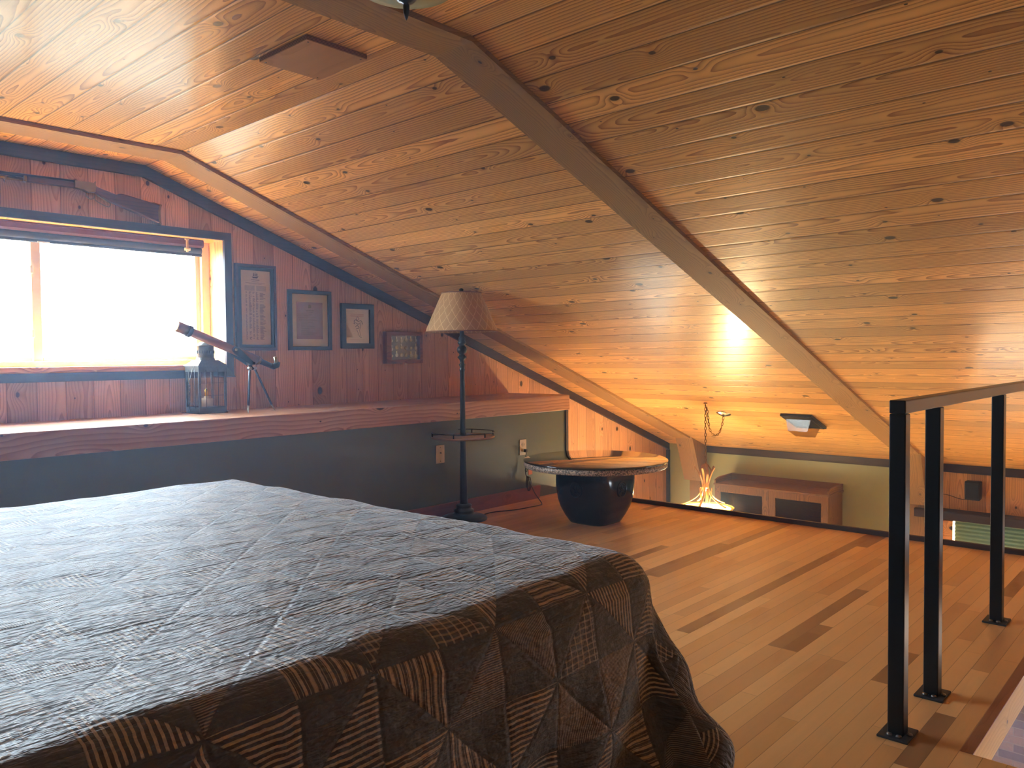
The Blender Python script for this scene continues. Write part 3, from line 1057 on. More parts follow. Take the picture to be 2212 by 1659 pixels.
finish('granite_top', mb, m_granite, tbl)
mb = MB().lathe([(0, .3862), (RT - .004, .3862), (RT, .388), (RT + .001, .392), (RT, .396), (RT - .005, .3985), (0, .3985)], (TX, TY, 0), 96, caps=False)
finish('glass_top', mb, m_tableglass, tbl)

# ------------------------------------------------------------------ floor lamp
LX, LY = 3.545, 3.655
lp = thing('floor_lamp', 'dark bronze floor lamp with cone shade and small round tray', 'lamp', (LX, LY, 0))
mb = MB().lathe([(0, .001), (.148, .001), (.150, .010), (.146, .018), (.120, .028), (.085, .036), (.066, .040), (.062, .052), (.066, .058), (.064, .066), (.050, .072), (.048, .086), (.052, .092), (.048, .098), (.030, .104), (0, .104)], (LX, LY, 0), 40, caps=False)
finish('base', mb, m_lampmetal, lp)
mb = MB().lathe([(.0, .10), (.0262, .10), (.0235, .20), (.0205, .40), (.0175, .56), (.0165, .75), (.0148, .95), (.017, .957), (.019, .965), (.015, .972), (.017, .985), (.022, .998), (.015, 1.005), (.014, 1.02), (.020, 1.032), (.031, 1.045), (.020, 1.054), (.016, 1.064), (.030, 1.078), (.0335, 1.094), (.028, 1.108), (.018, 1.116), (.017, 1.124), (.026, 1.130), (.028, 1.138), (.020, 1.150), (.022, 1.168), (.017, 1.172), (.0135, 1.18), (.0125, 1.24), (0, 1.24)], (LX, LY, 0), 24, caps=False)
finish('pole', mb, m_lampmetal, lp)
ztr = .538
mb = MB().lathe([(.016, ztr - .012), (.198, ztr - .012), (.204, ztr - .008), (.205, ztr), (.200, ztr + .003), (.016, ztr + .003)], (LX, LY, 0), 48, caps=False)
tr = finish('tray', mb, plain('tan_tray_wood', srgb(150, 126, 104), 0.35), lp)
mb = MB().tube([(LX + .2 * math.cos(t * math.pi / 24), LY + .2 * math.sin(t * math.pi / 24), ztr + .026) for t in range(48)], .0028, 8, closed=True)
for k in range(6):
    t = k * math.pi / 3 + .5
    mb.tube([(LX + .2 * math.cos(t), LY + .2 * math.sin(t), ztr + .002), (LX + .2 * math.cos(t), LY + .2 * math.sin(t), ztr + .030)], .005, 8)
finish('tray_gallery', mb, m_lampmetal, tr)
zs0, zs1 = 1.205, 1.452
mb = MB()
mb.lathe([(.230, zs0), (.226, zs0 + .02), (.126, zs1), ], (LX, LY, 0), 48, caps=False, uvm=True)
mb.lathe([(.1235, zs1), (.2265, zs0), ], (LX, LY, 0), 48, caps=False, uvm=True)
sh = finish('lamp_shade', mb, m_shade, lp, fix=False)
mb = MB().tube([(LX + .230 * math.cos(t * math.pi / 24), LY + .230 * math.sin(t * math.pi / 24), zs0 + .002) for t in range(48)], .004, 8, closed=True)
m_braid = plain('shade_binding_braid', srgb(120, 84, 58), 0.7)
finish('shade_binding', mb, m_braid, sh)
mb = MB().tube([(LX + .126 * math.cos(t * math.pi / 24), LY + .126 * math.sin(t * math.pi / 24), zs1) for t in range(48)], .0035, 8, closed=True)
finish('shade_binding', mb, m_braid, sh)
mb = MB()
for k in range(3):
    t = k * 2.094
    mb.tube([(LX, LY, zs1 - .004), (LX + .125 * math.cos(t), LY + .125 * math.sin(t), zs1 - .002)], .002, 6)
mb.tube([(LX, LY, 1.22), (LX, LY, zs1)], .005, 8)
finish('shade_holder', mb, m_lampmetal, lp)
mb = MB().lathe([(.0, 1.30), (.012, 1.30), (.03, 1.33), (.034, 1.355), (.022, 1.385), (0, 1.395)], (LX, LY, 0), 16, caps=False)
finish('bulb', mb, m_cream, lp)
mb = MB().lathe([(.0, zs1), (.007, zs1), (.005, zs1 + .008), (.013, zs1 + .016), (.015, zs1 + .022), (.008, zs1 + .030), (0, zs1 + .032)], (LX, LY, 0), 16, caps=False)
finish('finial', mb, m_lampmetal, lp)


def smooth_path(pts, n=8):
    pts = [Vector(p) for p in pts]
    out = []
    for i in range(len(pts) - 1):
        p0, p1, p2, p3 = pts[max(i - 1, 0)], pts[i], pts[i + 1], pts[min(i + 2, len(pts) - 1)]
        for k in range(n):
            t = k / n
            out.append(0.5 * ((2 * p1) + (-p0 + p2) * t + (2 * p0 - 5 * p1 + 4 * p2 - p3) * t * t + (-p0 + 3 * p1 - 3 * p2 + p3) * t ** 3))
    out.append(pts[-1])
    return out


# cord of the lamp, plugged in the outlet
OXc, OZc = 4.302, 0.386
cord = smooth_path([(LX + .14, LY - .02, .006), (LX + .19, LY + .0, .004), (3.83, 3.66, .004), (3.98, 3.60, .004), (4.12, 3.585, .004), (4.205, 3.575, .006), (4.255, 3.60, .010),
                    (4.275, 3.68, .07), (4.295, 3.755, .155), (4.300, 3.785, .19), (4.303, 3.79, .24), (4.306, 3.79, .31), (4.306, 3.785, .345), (4.303, 3.787, .362)])
mb = MB().tube(cord, .0036, 8)
for k in range(4):                      # coiled slack tied in a bundle
    a = k * .8
    mb.tube([(4.305 + (.010 + .003 * k) * math.sin(t * .5) * math.cos(a), 3.778 - .006 * k + .01 * math.sin(t * .5) * math.sin(a), .125 + .052 * math.cos(t * .5)) for t in [i * .5 for i in range(25)]], .0034, 6, closed=False)
mb.tube([(4.306 + .012 * math.cos(t), 3.786, .222 + .014 * math.sin(t)) for t in [i * .5 for i in range(13)]], .003, 6)
cd = finish('power_cord', mb, m_cord, lp)
finish('plug', MB().box((4.294, 3.775, .352), (4.312, 3.802, .374)), m_cord, cd, bevel=.003)
finish('cord_tag', MB().box((4.310, 3.768, .188), (4.352, 3.771, .222)), m_orangetag, cd)

# wall plates
def plate(name, label, x, z, w, h, kind):
    t = thing(name, label, 'outlet' if kind == 'o' else 'wall plate', (x, YL, z - h / 2))
    y = YL
    finish('cover_plate', MB().box((x - w / 2, y - .006, z - h / 2), (x + w / 2, y - .0005, z + h / 2)), m_cream, t, bevel=.002)
    if kind == 'o':
        for s_ in (-1, 1):
            f = finish('receptacle', MB().prism([(x + .017 * math.cos(a), z + s_ * .0195 + .0145 * math.sin(a)) for a in [i * math.pi / 8 for i in range(16)]], 'y', y - .008, y - .005), plain('ivory_receptacle', srgb(200, 188, 152), .4), t)
            mb = MB().box((x - .008, y - .0085, z + s_ * .0195 - .004), (x - .006, y - .0078, z + s_ * .0195 + .005)).box((x + .006, y - .0085, z + s_ * .0195 - .003), (x + .008, y - .0078, z + s_ * .0195 + .005))
            finish('slot', mb, m_cord, f)
    else:
        mb = MB().tube([(x, y - .013, z + .008), (x, y - .005, z + .008)], .0045, 10)
        finish('coax_jack', mb, m_pewter, t)
        finish('screw', MB().tube([(x, y - .0075, z + .045), (x, y - .005, z + .045)], .003, 8), m_pewter, t)
        finish('screw', MB().tube([(x, y - .0075, z - .045), (x, y - .005, z - .045)], .003, 8), m_pewter, t)
plate('wall_outlet', 'cream duplex outlet on the green wall with a black plug in it', OXc, OZc, .074, .113, 'o')
plate('cable_plate', 'cream cable plate on the green wall left of the floor lamp pole', 3.490, .415, .074, .117, 'c')

mb = MB()
mm = Matrix.Translation((0, YL - .02, .0)) @ Matrix.Rotation(R(8), 4, 'X')
mb.box((2.25, -.016, .001), (4.447, .0, .098), mat=mm)
pk = finish('loose_plank', mb, m_red, origin=(3.4, YL - .02, 0), bevel=.002)
tag(pk, 'reddish wooden plank standing on edge at the foot of the green wall', 'plank')


# ------------------------------------------------------------------ on the ledge: lantern
LNX, LNY, LZ = 2.073 + .0825, 4.218 + .0825, zl1 + .0005
ln = thing('ship_lantern', 'square antique metal ship lantern with glass panes on the ledge', 'lantern', (LNX, LNY, LZ))
hw = .0825
def sq(mb, w, z0, z1, w1=None):
    w1 = w if w1 is None else w1
    p = [(LNX + a * w, LNY + b * w, LZ + z0) for a, b in ((-1, -1), (1, -1), (1, 1), (-1, 1))] + [(LNX + a * w1, LNY + b * w1, LZ + z1) for a, b in ((-1, -1), (1, -1), (1, 1), (-1, 1))]
    return mb.faces(p, [(0, 3, 2, 1), (4, 5, 6, 7), (0, 1, 5, 4), (1, 2, 6, 5), (2, 3, 7, 6), (3, 0, 4, 7)])
mb = MB(); sq(mb, hw + .002, 0, .006); sq(mb, hw - .002, .006, .036)
finish('base', mb, m_pewter, ln, bevel=.001)
for a, b in ((-1, -1), (1, -1), (1, 1), (-1, 1)):
    x, y = LNX + a * (hw - .007), LNY + b * (hw - .007)
    finish('corner_post', MB().box((x - .006, y - .006, LZ + .036), (x + .006, y + .006, LZ + .232)), m_pewter, ln)
mb = MB(); sq(mb, hw, .232, .262); sq(mb, hw + .004, .262, .268)
finish('top_band', mb, m_pewter, ln, bevel=.001)
mb = MB(); sq(mb, hw + .004, .268, .298, .050)
mb.lathe([(.052, .296), (.050, .305), (.048, .312)], (LNX, LNY, LZ), 24, caps=False)
finish('roof', mb, m_pewter, ln)
mb = MB().lathe([(.046, .300), (.046, .374), (.050, .376), (.050, .381), (.047, .382), (.042, .388), (.028, .398), (.0, .402)], (LNX, LNY, LZ), 28, caps=False)
ch = finish('chimney', mb, m_pewter, ln)
mb = MB()
for k in range(24):
    t = k * math.pi / 12
    x, y = LNX + .0465 * math.cos(t), LNY + .0465 * math.sin(t)
    mb.box((x - .002, y - .002, LZ + .335), (x + .002, y + .002, LZ + .352))
finish('vent_hole', mb, m_cord, ch)
mb = MB()
i = hw - .014
mb.box((LNX - i, LNY - i - .001, LZ + .036), (LNX + i, LNY - i + .001, LZ + .232)); mb.box((LNX - i - .001, LNY - i + .001, LZ + .036), (LNX - i + .001, LNY + i - .001, LZ + .232))
mb.box((LNX - i, LNY + i - .001, LZ + .036), (LNX + i, LNY + i + .001, LZ + .232)); mb.box((LNX + i - .001, LNY - i + .001, LZ + .036), (LNX + i + .001, LNY + i - .001, LZ + .232))
finish('glass_pane', mb, m_picglass, ln)
mb = MB()
for f in (-.5, .35):
    mb.tube([(LNX + f * hw, LNY - hw - .003, LZ + .03), (LNX + f * hw, LNY - hw - .003, LZ + .245)], .0018, 6)
    mb.tube([(LNX - hw - .003, LNY + f * hw, LZ + .03), (LNX - hw - .003, LNY + f * hw, LZ + .245)], .0018, 6)
for z in (.10, .17):
    mb.tube([(LNX - hw, LNY - hw - .002, LZ + z), (LNX + hw, LNY - hw - .002, LZ + z)], .001, 6)
finish('guard_wire', mb, m_pewter, ln)
mb = MB().prism([(LNX + hw, LZ + .262), (LNX + hw + .052, LZ + .205), (LNX + hw + .054, LZ + .200), (LNX + hw, LZ + .205)], 'y', LNY - hw, LNY + hw)
finish('hinged_flap', mb, m_pewter, ln)
mb = MB().lathe([(0, .037), (.036, .037), (.038, .075), (.034, .082), (.014, .084), (.012, .094), (.0, .094)], (LNX, LNY, LZ), 20, caps=False)
bn = finish('oil_burner', mb, m_candle, ln)
mb = MB().lathe([(.007, .094), (.013, .110), (.010, .130), (.0, .142)], (LNX, LNY, LZ), 14, caps=False)
finish('flame_glass', mb, m_brightbrass, bn)
def chain(mb, pts, link=.016, r=.0016, wid=.0045, n=8):
    path = smooth_path(pts, 12)
    L = [0]
    for a, b in zip(path, path[1:]): L.append(L[-1] + (b - a).length)
    d, k = 0.0, 0
    while d < L[-1]:
        j = max(i for i in range(len(L)) if L[i] <= d)
        j = min(j, len(path) - 2)
        t = (d - L[j]) / max(L[j + 1] - L[j], 1e-6)
        p = path[j].lerp(path[j + 1], t)
        tg = (path[j + 1] - path[j]).normalized()
        a = tg.orthogonal().normalized()
        a = Matrix.Rotation(k * math.pi / 2, 3, tg) @ a
        mb.tube([p + tg * (link * .62 * math.sin(q * math.pi / 6)) + a * (wid * math.cos(q * math.pi / 6)) for q in range(12)], r, 5, closed=True)
        d += link
        k += 1
    return mb
mb = MB()
mb.tube(smooth_path([(LNX - hw - .002, LNY - .02, LZ + .255), (LNX - hw - .022, LNY - .03, LZ + .20), (LNX - hw - .03, LNY - .02, LZ + .165), (LNX - hw - .012, LNY + .0, LZ + .160)]), .002, 6)
chain(mb, [(LNX - hw - .012, LNY, LZ + .155), (LNX - hw - .012, LNY + .01, LZ + .06), (LNX - hw - .014, LNY + .02, LZ + .012), (LNX - hw - .045, LNY + .03, LZ + .006)], .011, .0012, .003)
mb.tube([(LNX - hw - .004, LNY - .025 + .007 * math.cos(t), LZ + .258 + .007 * math.sin(t)) for t in [i * .6 for i in range(11)]], .0014, 6)
finish('carry_chain', mb, m_pewter, ln)

# ------------------------------------------------------------------ telescope
TLX, TLY = 2.34, 4.10
ts = thing('telescope', 'copper telescope on a small black tripod standing on the ledge', 'telescope', (TLX, TLY, LZ))
pA, pB = Vector((1.958, TLY, 1.200)), Vector((2.372, TLY, 1.036))
d = (pB - pA).normalized()
finish('tube', MB().tube([pA, pB], [.0235, .0235], 28), m_telecopper, ts)
finish('dew_shield', MB().tube([pA - d * .062, pA - d * .060, pA + d * .006], [.026, .0285, .0285], 28), m_brass, ts)
finish('lens_collar', MB().tube([pA + d * .0, pA + d * .020], .0315, 28), m_blackmat, ts)
finish('tail_ring', MB().tube([pB - d * .012, pB + d * .001], .0265, 28), m_brass, ts)
fc = finish('focuser', MB().tube([pB, pB + d * .02, pB + d * .05, pB + d * .085], [.020, .016, .0155, .015], 20), m_blackmat, ts)
pD = pB + d * .095
finish('diagonal', MB().tube([pB + d * .08, pD, pD + Vector((.026, 0, .008)), pD + Vector((.034, 0, .026))], [.016, .018, .018, .013], 16), m_blackmat, ts)
e0 = pD + Vector((.026, 0, .012))
ed = Vector((-.10, 0, .40)).normalized()
finish('eyepiece', MB().tube([e0 + ed * .010, e0 + ed * .028, e0 + ed * .046], [.0115, .0105, .010], 16), m_silver, ts)
pv = pA.lerp(pB, .62)
hd = Vector((2.318, TLY, 1.018))
mb = MB()
for s_ in (-1, 1):
    y = TLY + s_ * .027
    ax = (hd - pv).normalized()
    sd2 = Vector((-ax.z, 0, ax.x))
    L0 = (hd - pv).length
    pts = []
    for t, w in ((-.016, .010), (-.006, .018), (.01, .020), (.05, .019), (L0 * .8, .013), (L0, .012)): pts.append(pv + ax * t + sd2 * w)
    for t, w in ((L0, .012), (L0 * .8, .013), (.05, .019), (.01, .020), (-.006, .018), (-.016, .010)): pts.append(pv + ax * t - sd2 * w)
    mb.prism([(p.x, p.z) for p in pts], 'y', y - .003, y + .003)
mb.box((hd.x - .014, TLY - .030, hd.z - .004), (hd.x + .014, TLY + .030, hd.z + .012))
yk = finish('yoke', mb, m_blackmat, ts, bevel=.001)
finish('pivot_knob', MB().tube([(pv.x, TLY - .040, pv.z), (pv.x, TLY - .029, pv.z)], .0075, 14), m_silver, yk)
finish('tripod_head', MB().lathe([(0, .0), (.017, .0), (.020, .006), (.017, .014), (.011, .018), (.011, .030), (0, .030)], (hd.x, TLY, hd.z - .033), 18, caps=False), m_blackmat, ts)
for fx, fy in ((2.262, 4.035), (2.478, 4.115), (2.376, 4.245)):
    a = Vector((hd.x, TLY, hd.z - .026))
    b = Vector((fx, fy, LZ + .0005))
    dd = (b - a).normalized()
    a2 = a + Vector((dd.x, dd.y, 0)) * .05
    lg_ = finish('leg', MB().tube([a2, b - dd * .045], [.0065, .0058], 10), m_blackmat, ts)
    finish('leg_tip', MB().tube([b - dd * .045, b - dd * .012, b], [.0042, .0038, .001], 10), m_silver, lg_)
    finish('hinge', MB().tube([a2 + Vector((0, -.012, .002)), a2 + Vector((0, .012, .002))], .009, 12), m_silver, lg_)

# ------------------------------------------------------------------ rifle
yr = 4.41
rf = thing('lever_action_rifle', 'old lever-action rifle hung above the window casing', 'rifle', (1.5, YG, 1.80))
mb = MB().prism([(1.628, 1.953), (1.734, 1.923), (1.746, 1.930), (1.760, 1.9325), (1.777, 1.931), (1.929, 1.905), (1.966, 1.899), (1.956, 1.865), (1.957, 1.83), (1.961, 1.797), (1.85, 1.835), (1.707, 1.881), (1.625, 1.922)], 'y', yr - .019, yr + .019)
st_ = finish('stock', mb, m_gunwood, rf, bevel=.007)
mb = MB().prism([(1.925, 1.908), (1.972, 1.901), (1.962, 1.868), (1.9625, 1.83), (1.967, 1.792), (1.9555, 1.797), (1.950, 1.83), (1.950, 1.865), (1.960, 1.898), (1.925, 1.9035)], 'y', yr - .0195, yr + .0195)
finish('butt_plate', mb, m_brass, st_)
mb = MB().prism([(1.529, 1.967), (1.60, 1.969), (1.619, 1.968), (1.626, 1.973), (1.628, 1.962), (1.635, 1.951), (1.628, 1.921), (1.606, 1.9175), (1.590, 1.917), (1.571, 1.926), (1.529, 1.930)], 'y', yr - .017, yr + .017)
finish('receiver', mb, m_gunmetal, rf, bevel=.002)
finish('forearm', MB().prism([(1.311, 1.953), (1.529, 1.959), (1.529, 1.930), (1.311, 1.928)], 'y', yr - .018, yr + .018), m_gunwood, rf, bevel=.007)
finish('forearm_band', MB().box((1.296, yr - .019, 1.927), (1.311, yr + .019, 1.955)), m_brass, rf, bevel=.004)
mb = MB().tube([(0.62, yr, 1.944), (1.53, yr, 1.9615)], .0095, 8)
finish('barrel', mb, m_bluedsteel, rf)
finish('magazine_tube', MB().tube([(0.66, yr, 1.924), (1.296, yr, 1.937)], .0085, 12), m_brightbrass, rf)
mb = MB().tube(smooth_path([(1.588, yr, 1.917), (1.587, yr, 1.898), (1.604, yr, 1.884), (1.622, yr, 1.890), (1.627, yr, 1.903), (1.629, yr, 1.886), (1.645, yr, 1.873), (1.690, yr, 1.855), (1.703, yr, 1.862), (1.704, yr, 1.876), (1.690, yr, 1.885), (1.640, yr, 1.910)], 6), .0028, 8)
finish('lever', mb, m_gunmetal, rf)
finish('hammer', MB().prism([(1.622, 1.965), (1.630, 1.978), (1.636, 1.980), (1.634, 1.962)], 'y', yr - .004, yr + .004), m_gunmetal, rf)
for x in (0.8, 1.22):
    finish('wall_hook', MB().tube(smooth_path([(x, YG, 1.93), (x, yr, 1.912), (x, yr - .018, 1.925), (x, yr - .020, 1.94)], 5), .003, 6), m_brass, rf)


# ------------------------------------------------------------------ pictures
def picture(name, label, x0, x1, z0, z1, bw, inner, frame_mat, art, mat2=None):
    t = thing(name, label, 'picture', ((x0 + x1) / 2, YG, z0))
    ya, yb = YG - .024, YG - .001
    def fr(a0, a1, b0, b1, w, ya, yb):
        mb = MB()
        o = [(a0, b0), (a1, b0), (a1, b1), (a0, b1)]
        n = [(a0 + w, b0 + w), (a1 - w, b0 + w), (a1 - w, b1 - w), (a0 + w, b1 - w)]
        for k in range(4):
            mb.prism([o[k], o[(k + 1) % 4], n[(k + 1) % 4], n[k]], 'y', ya, yb)
        return mb
    if mat2:
        finish('outer_frame', fr(x0, x1, z0, z1, bw * .5, ya, yb), mat2, t, bevel=.002)
        finish('inner_frame', fr(x0 + bw * .5, x1 - bw * .5, z0 + bw * .5, z1 - bw * .5, bw * .5, ya + .006, yb), frame_mat, t, bevel=.002)
    else:
        finish('frame', fr(x0, x1, z0, z1, bw, ya, yb), frame_mat, t, bevel=.003)
    yp = YG - .008
    sx0, sx1, sz0, sz1 = x0 + bw, x1 - bw, z0 + bw, z1 - bw
    sheet = finish('sheet', MB().box((sx0 - .002, yp, sz0 - .002), (sx1 + .002, yp + .004, sz1 + .002)), inner, t)
    art(sheet, sx0, sx1, sz0, sz1, yp)
    finish('glazing', MB().box((sx0, YG - .014, sz0), (sx1, YG - .012, sz1)), m_picglass, t)
    return t


def ink_line(mb, x0, x1, z, h, y):
    mb.box((x0, y - .0006, z - h / 2), (x1, y, z + h / 2))


def ship(mb, cx, cz, s, y):
    mb.prism([(cx - s, cz - s * .25), (cx - s * .7, cz - s * .8), (cx + s * .6, cz - s * .8), (cx + s, cz - s * .1), (cx + s * .6, cz - s * .3), (cx - s * .7, cz - s * .4)], 'y', y - .0006, y)
    for dx, h in ((-.5, .8), (0, 1.1), (.5, .8)):
        mb.box((cx + dx * s - .0008, y - .0006, cz - s * .4), (cx + dx * s + .0008, y, cz + s * h))
        for q in (0, .38):
            b = cz - s * .15 + q * s
            mb.prism([(cx + dx * s - s * .22, b), (cx + dx * s + s * .24, b), (cx + dx * s + s * .17, b + s * .28), (cx + dx * s - s * .17, b + s * .28)], 'y', y - .0006, y)


def art_charter(sheet, x0, x1, z0, z1, y):
    rnd = random.Random(5)
    mb = MB()
    cx, w, h = (x0 + x1) / 2, x1 - x0, z1 - z0
    ship(mb, cx, z1 - h * .065, w * .11, y)
    ink_line(mb, cx - w * .14, cx + w * .14, z1 - h * .125, .003, y)
    ink_line(mb, cx - w * .12, cx + w * .12, z1 - h * .15, .0016, y)
    ink_line(mb, cx - w * .33, cx + w * .33, z1 - h * .168, .0014, y)
    ink_line(mb, cx - w * .22, cx + w * .22, z1 - h * .18, .0012, y)
    for k in range(11):
        z = z1 - h * (.205 + k * .0065)
        ink_line(mb, x0 + w * .14, x0 + w * .47, z, .0009, y)
        ink_line(mb, x0 + w * .53, x0 + w * .86, z, .0009, y)
    for k in range(62):
        z = z1 - h * (.29 + k * .0105)
        for a, b in ((.17, .04), (.28, .07), (.40, .06), (.51, .07), (.64, .16)):
            if rnd.random() < .85:
                ww = b * rnd.uniform(.5, 1.3)
                ink_line(mb, x0 + w * a, x0 + w * (a + ww), z, .0022, y)
    finish('printing', mb, m_ink, sheet)


def art_letter(sheet, x0, x1, z0, z1, y):
    a0, a1, b0, b1 = 2.832, 3.028, 1.171, 1.408
    p = finish('mauve_page', MB().box((a0, y - .0015, b0), (a1, y, b1)), m_pinkpaper, sheet)
    rnd = random.Random(9)
    mb = MB()
    w, h, cx, y2 = a1 - a0, b1 - b0, (a0 + a1) / 2, y - .0015
    ship(mb, cx, b1 - h * .11, w * .07, y2)
    ink_line(mb, cx - w * .15, cx + w * .15, b1 - h * .22, .002, y2)
    ink_line(mb, cx - w * .13, cx + w * .13, b1 - h * .265, .002, y2)
    for k in range(22):
        z = b1 - h * (.32 + k * .027)
        ink_line(mb, a0 + w * (.07 if k < 8 else .16), a0 + w * rnd.uniform(.4, .8), z, .0014, y2)
    finish('printing', mb, m_ink, p)


def art_sketch(sheet, x0, x1, z0, z1, y):
    w, h = x1 - x0, z1 - z0
    mb = MB()
    for k in range(3): ink_line(mb, x0 + w * .22, x0 + w * .78, z1 - h * (.15 + k * .03), .0022, y)
    finish('heading', mb, m_inkred, sheet)
    mb = MB()
    for k in range(3): ink_line(mb, x0 + w * .2, x0 + w * .8, z0 + h * (.06 + k * .03), .0012, y)
    finish('caption', mb, m_inkred, sheet)
    mb = MB()
    P = lambda a, b: (x0 + w * a, y - .0005, z1 - h * b)
    for pts, r in (([(.50, .22), (.56, .26), (.54, .32), (.47, .30), (.50, .22)], .0016), ([(.36, .36), (.44, .31), (.55, .36), (.66, .33), (.74, .44)], .0020), ([(.35, .42), (.45, .40), (.52, .44), (.60, .42)], .0020),
                   ([(.42, .52), (.50, .48), (.58, .53), (.52, .57), (.45, .56)], .0022), ([(.62, .38), (.64, .50), (.60, .62), (.63, .72), (.66, .80)], .0014), ([(.48, .60), (.54, .70), (.60, .80), (.68, .83)], .0018), ([(.40, .33), (.38, .40), (.42, .46)], .0014)):
        mb.tube(smooth_path([P(*p) for p in pts], 5), r, 5)
    finish('drawing', mb, m_ink, sheet)


picture('framed_charter', 'tall framed document with a sailing ship crest beside the window', 2.413, 2.684, 1.098, 1.620, .036, m_paper, m_frameblk, art_charter, m_framebrn)
picture('framed_letter', 'black framed mauve page in a wide cream mat', 2.769, 3.091, 1.099, 1.484, .025, m_mat, m_frameblk, art_letter)
picture('framed_sketch', 'small black framed figure sketch on aged paper', 3.169, 3.440, 1.110, 1.414, .036, m_paper, m_frameblk, art_sketch)
# medal case
mc = thing('medal_case', 'small wooden shadow box of silver medals on the boarded wall', 'display case', (3.69, YG, 1.004))
x0, x1, z0, z1, w = 3.528, 3.862, 1.004, 1.230, .045
mb = MB()
o_ = [(x0, z0), (x1, z0), (x1, z1), (x0, z1)]
n_ = [(x0 + w, z0 + .027), (x1 - w * .6, z0 + .027), (x1 - w * .6, z1 - .027), (x0 + w, z1 - .027)]
for k in range(4): mb.prism([o_[k], o_[(k + 1) % 4], n_[(k + 1) % 4], n_[k]], 'y', YG - .045, YG - .001)
finish('case_frame', mb, m_medwood, mc, bevel=.002)
a0, a1, b0, b1 = x0 + w, x1 - w * .6, z0 + .027, z1 - .027
finish('felt_backing', MB().box((a0 - .001, YG - .014, b0 - .001), (a1 + .001, YG - .010, b1 + .001)), m_felt, mc)
rnd = random.Random(4)
for r_ in range(3):
    for c_ in range(6):
        mx = a0 + .022 + c_ * (a1 - a0 - .04) / 5
        mz = b1 - .035 - r_ * .055 + rnd.uniform(-.006, .006)
        if r_ == 1 and c_ in (0, 4): mz -= .004
        rr = rnd.uniform(.010, .016)
        mb = MB()
        mb.tube([(mx, YG - .0195, mz), (mx, YG - .0145, mz)], rr, 18)
        mb.tube([(mx + rr * .9 * math.cos(t * .4), YG - .020, mz + rr * .9 * math.sin(t * .4)) for t in range(16)], .0013, 5)
        if r_ == 0 or rnd.random() < .4: mb.box((mx - .005, YG - .017, mz + rr * .9), (mx + .005, YG - .0145, mz + rr + .018))
        finish('medal', mb, m_silver, mc)
finish('glass_front', MB().box((a0, YG - .032, b0), (a1, YG - .030, b1)), m_picglass, mc)
finish('catch', MB().box((3.700, YG - .035, z0 - .006), (3.712, YG - .025, z0)), m_silver, mc)


# ------------------------------------------------------------------ roller blind
rb = thing('roller_blind', 'rolled-up burgundy and charcoal blind at the top of the bright window', 'blind', (1.3, 4.52, 1.66))
bx0, bx1 = WX0 + .02, 2.262
mb = MB().prism([(4.50, 1.746), (4.55, 1.746), (4.55, 1.703), (4.505, 1.700), (4.495, 1.712), (4.495, 1.735)], 'x', bx0, bx1)
finish('head_roll', mb, m_shadered, rb, bevel=.004)
mb = MB().tube([(bx0 + .01, 4.527, 1.684), (bx1 - .008, 4.527, 1.684)], .021, 18)
finish('rolled_fabric', mb, m_shadeblue, rb)
finish('bottom_bar', MB().box((bx0 + .005, 4.517, 1.652), (bx1 - .004, 4.537, 1.666)), m_shadeblue, rb, bevel=.003)
for x in (.75, 2.155):
    mb = MB().box((x - .006, 4.482, 1.668), (x + .006, 4.492, 1.745)).box((x - .016, 4.478, 1.676), (x + .016, 4.494, 1.692)).box((x - .012, 4.482, 1.736), (x + .012, 4.50, 1.746)).tube([(x - .014, 4.48, 1.684), (x + .014, 4.48, 1.684)], .007, 10)
    finish('clip', mb, m_cream, rb, bevel=.002)
finish('pull_tab', MB().box((1.385, 4.508, 1.650), (1.440, 4.516, 1.656)), m_cream, rb)

# ------------------------------------------------------------------ plywood hatch on flat ceiling
zh = ZC - .019
hx0, hx1, hy0, hy1 = 1.505, 1.748, 2.262, 2.555
hp = thing('plywood_panel', 'rectangular plywood panel screwed to the flat ceiling', 'panel', ((hx0 + hx1) / 2, (hy0 + hy1) / 2, ZC))
finish('panel', MB().box((hx0, hy0, zh), (hx1, hy1, ZC - .0005)), m_ply, hp)
mb = MB()
for z in (zh + .004, zh + .0085, zh + .013):
    mb.box((hx0 - .0006, hy0 - .0006, z), (hx1 + .0006, hy1 + .0006, z + .0022))
finish('ply_layer', mb, m_plyedge, hp)
for x in (hx0 + .015, hx1 - .015):
    for y in (hy0 + .015, hy1 - .015):
        finish('screw', MB().tube([(x, y, zh - .001), (x, y, zh + .003)], .0035, 8), m_bluedsteel, hp)

# ------------------------------------------------------------------ frames on the slope
SL = Matrix.Rotation(math.atan(-K), 4, 'Y')      # local x runs down the slope


def slope_mat(x, y):
    return Matrix.Translation((x, y, zs(x))) @ SL


# square glass flush fixture
fm = slope_mat(6.212, 2.524)
fx = thing('square_ceiling_light', 'unlit square ceiling light with a dropped clear glass pan on the slope', 'ceiling light', tuple(fm.translation))
hs = .150
mb = MB()
mb.box((-hs - .015, -hs + .025, -.022), (hs + .015, hs - .025, -.0005), mat=fm)
finish('backing_frame', mb, m_lampmetal, fx, bevel=.003)
mb = MB().box((-hs - .003, -hs + .038, -.027), (hs + .003, hs - .038, -.022), mat=fm)
finish('mounting_pan', mb, m_pewter, fx)
g = .105
mb = MB()
P4 = [fm @ Vector(p) for p in ((-g, -g * .95, -.028), (g, -g * .95, -.028), (g, g * .95, -.028), (-g, g * .95, -.028), (-g * .8, -g * .75, -.118), (g * .8, -g * .75, -.118), (g * .8, g * .75, -.118), (-g * .8, g * .75, -.118))]
mb.faces(P4, [(4, 5, 6, 7), (0, 1, 5, 4), (1, 2, 6, 5), (2, 3, 7, 6), (3, 0, 4, 7)])
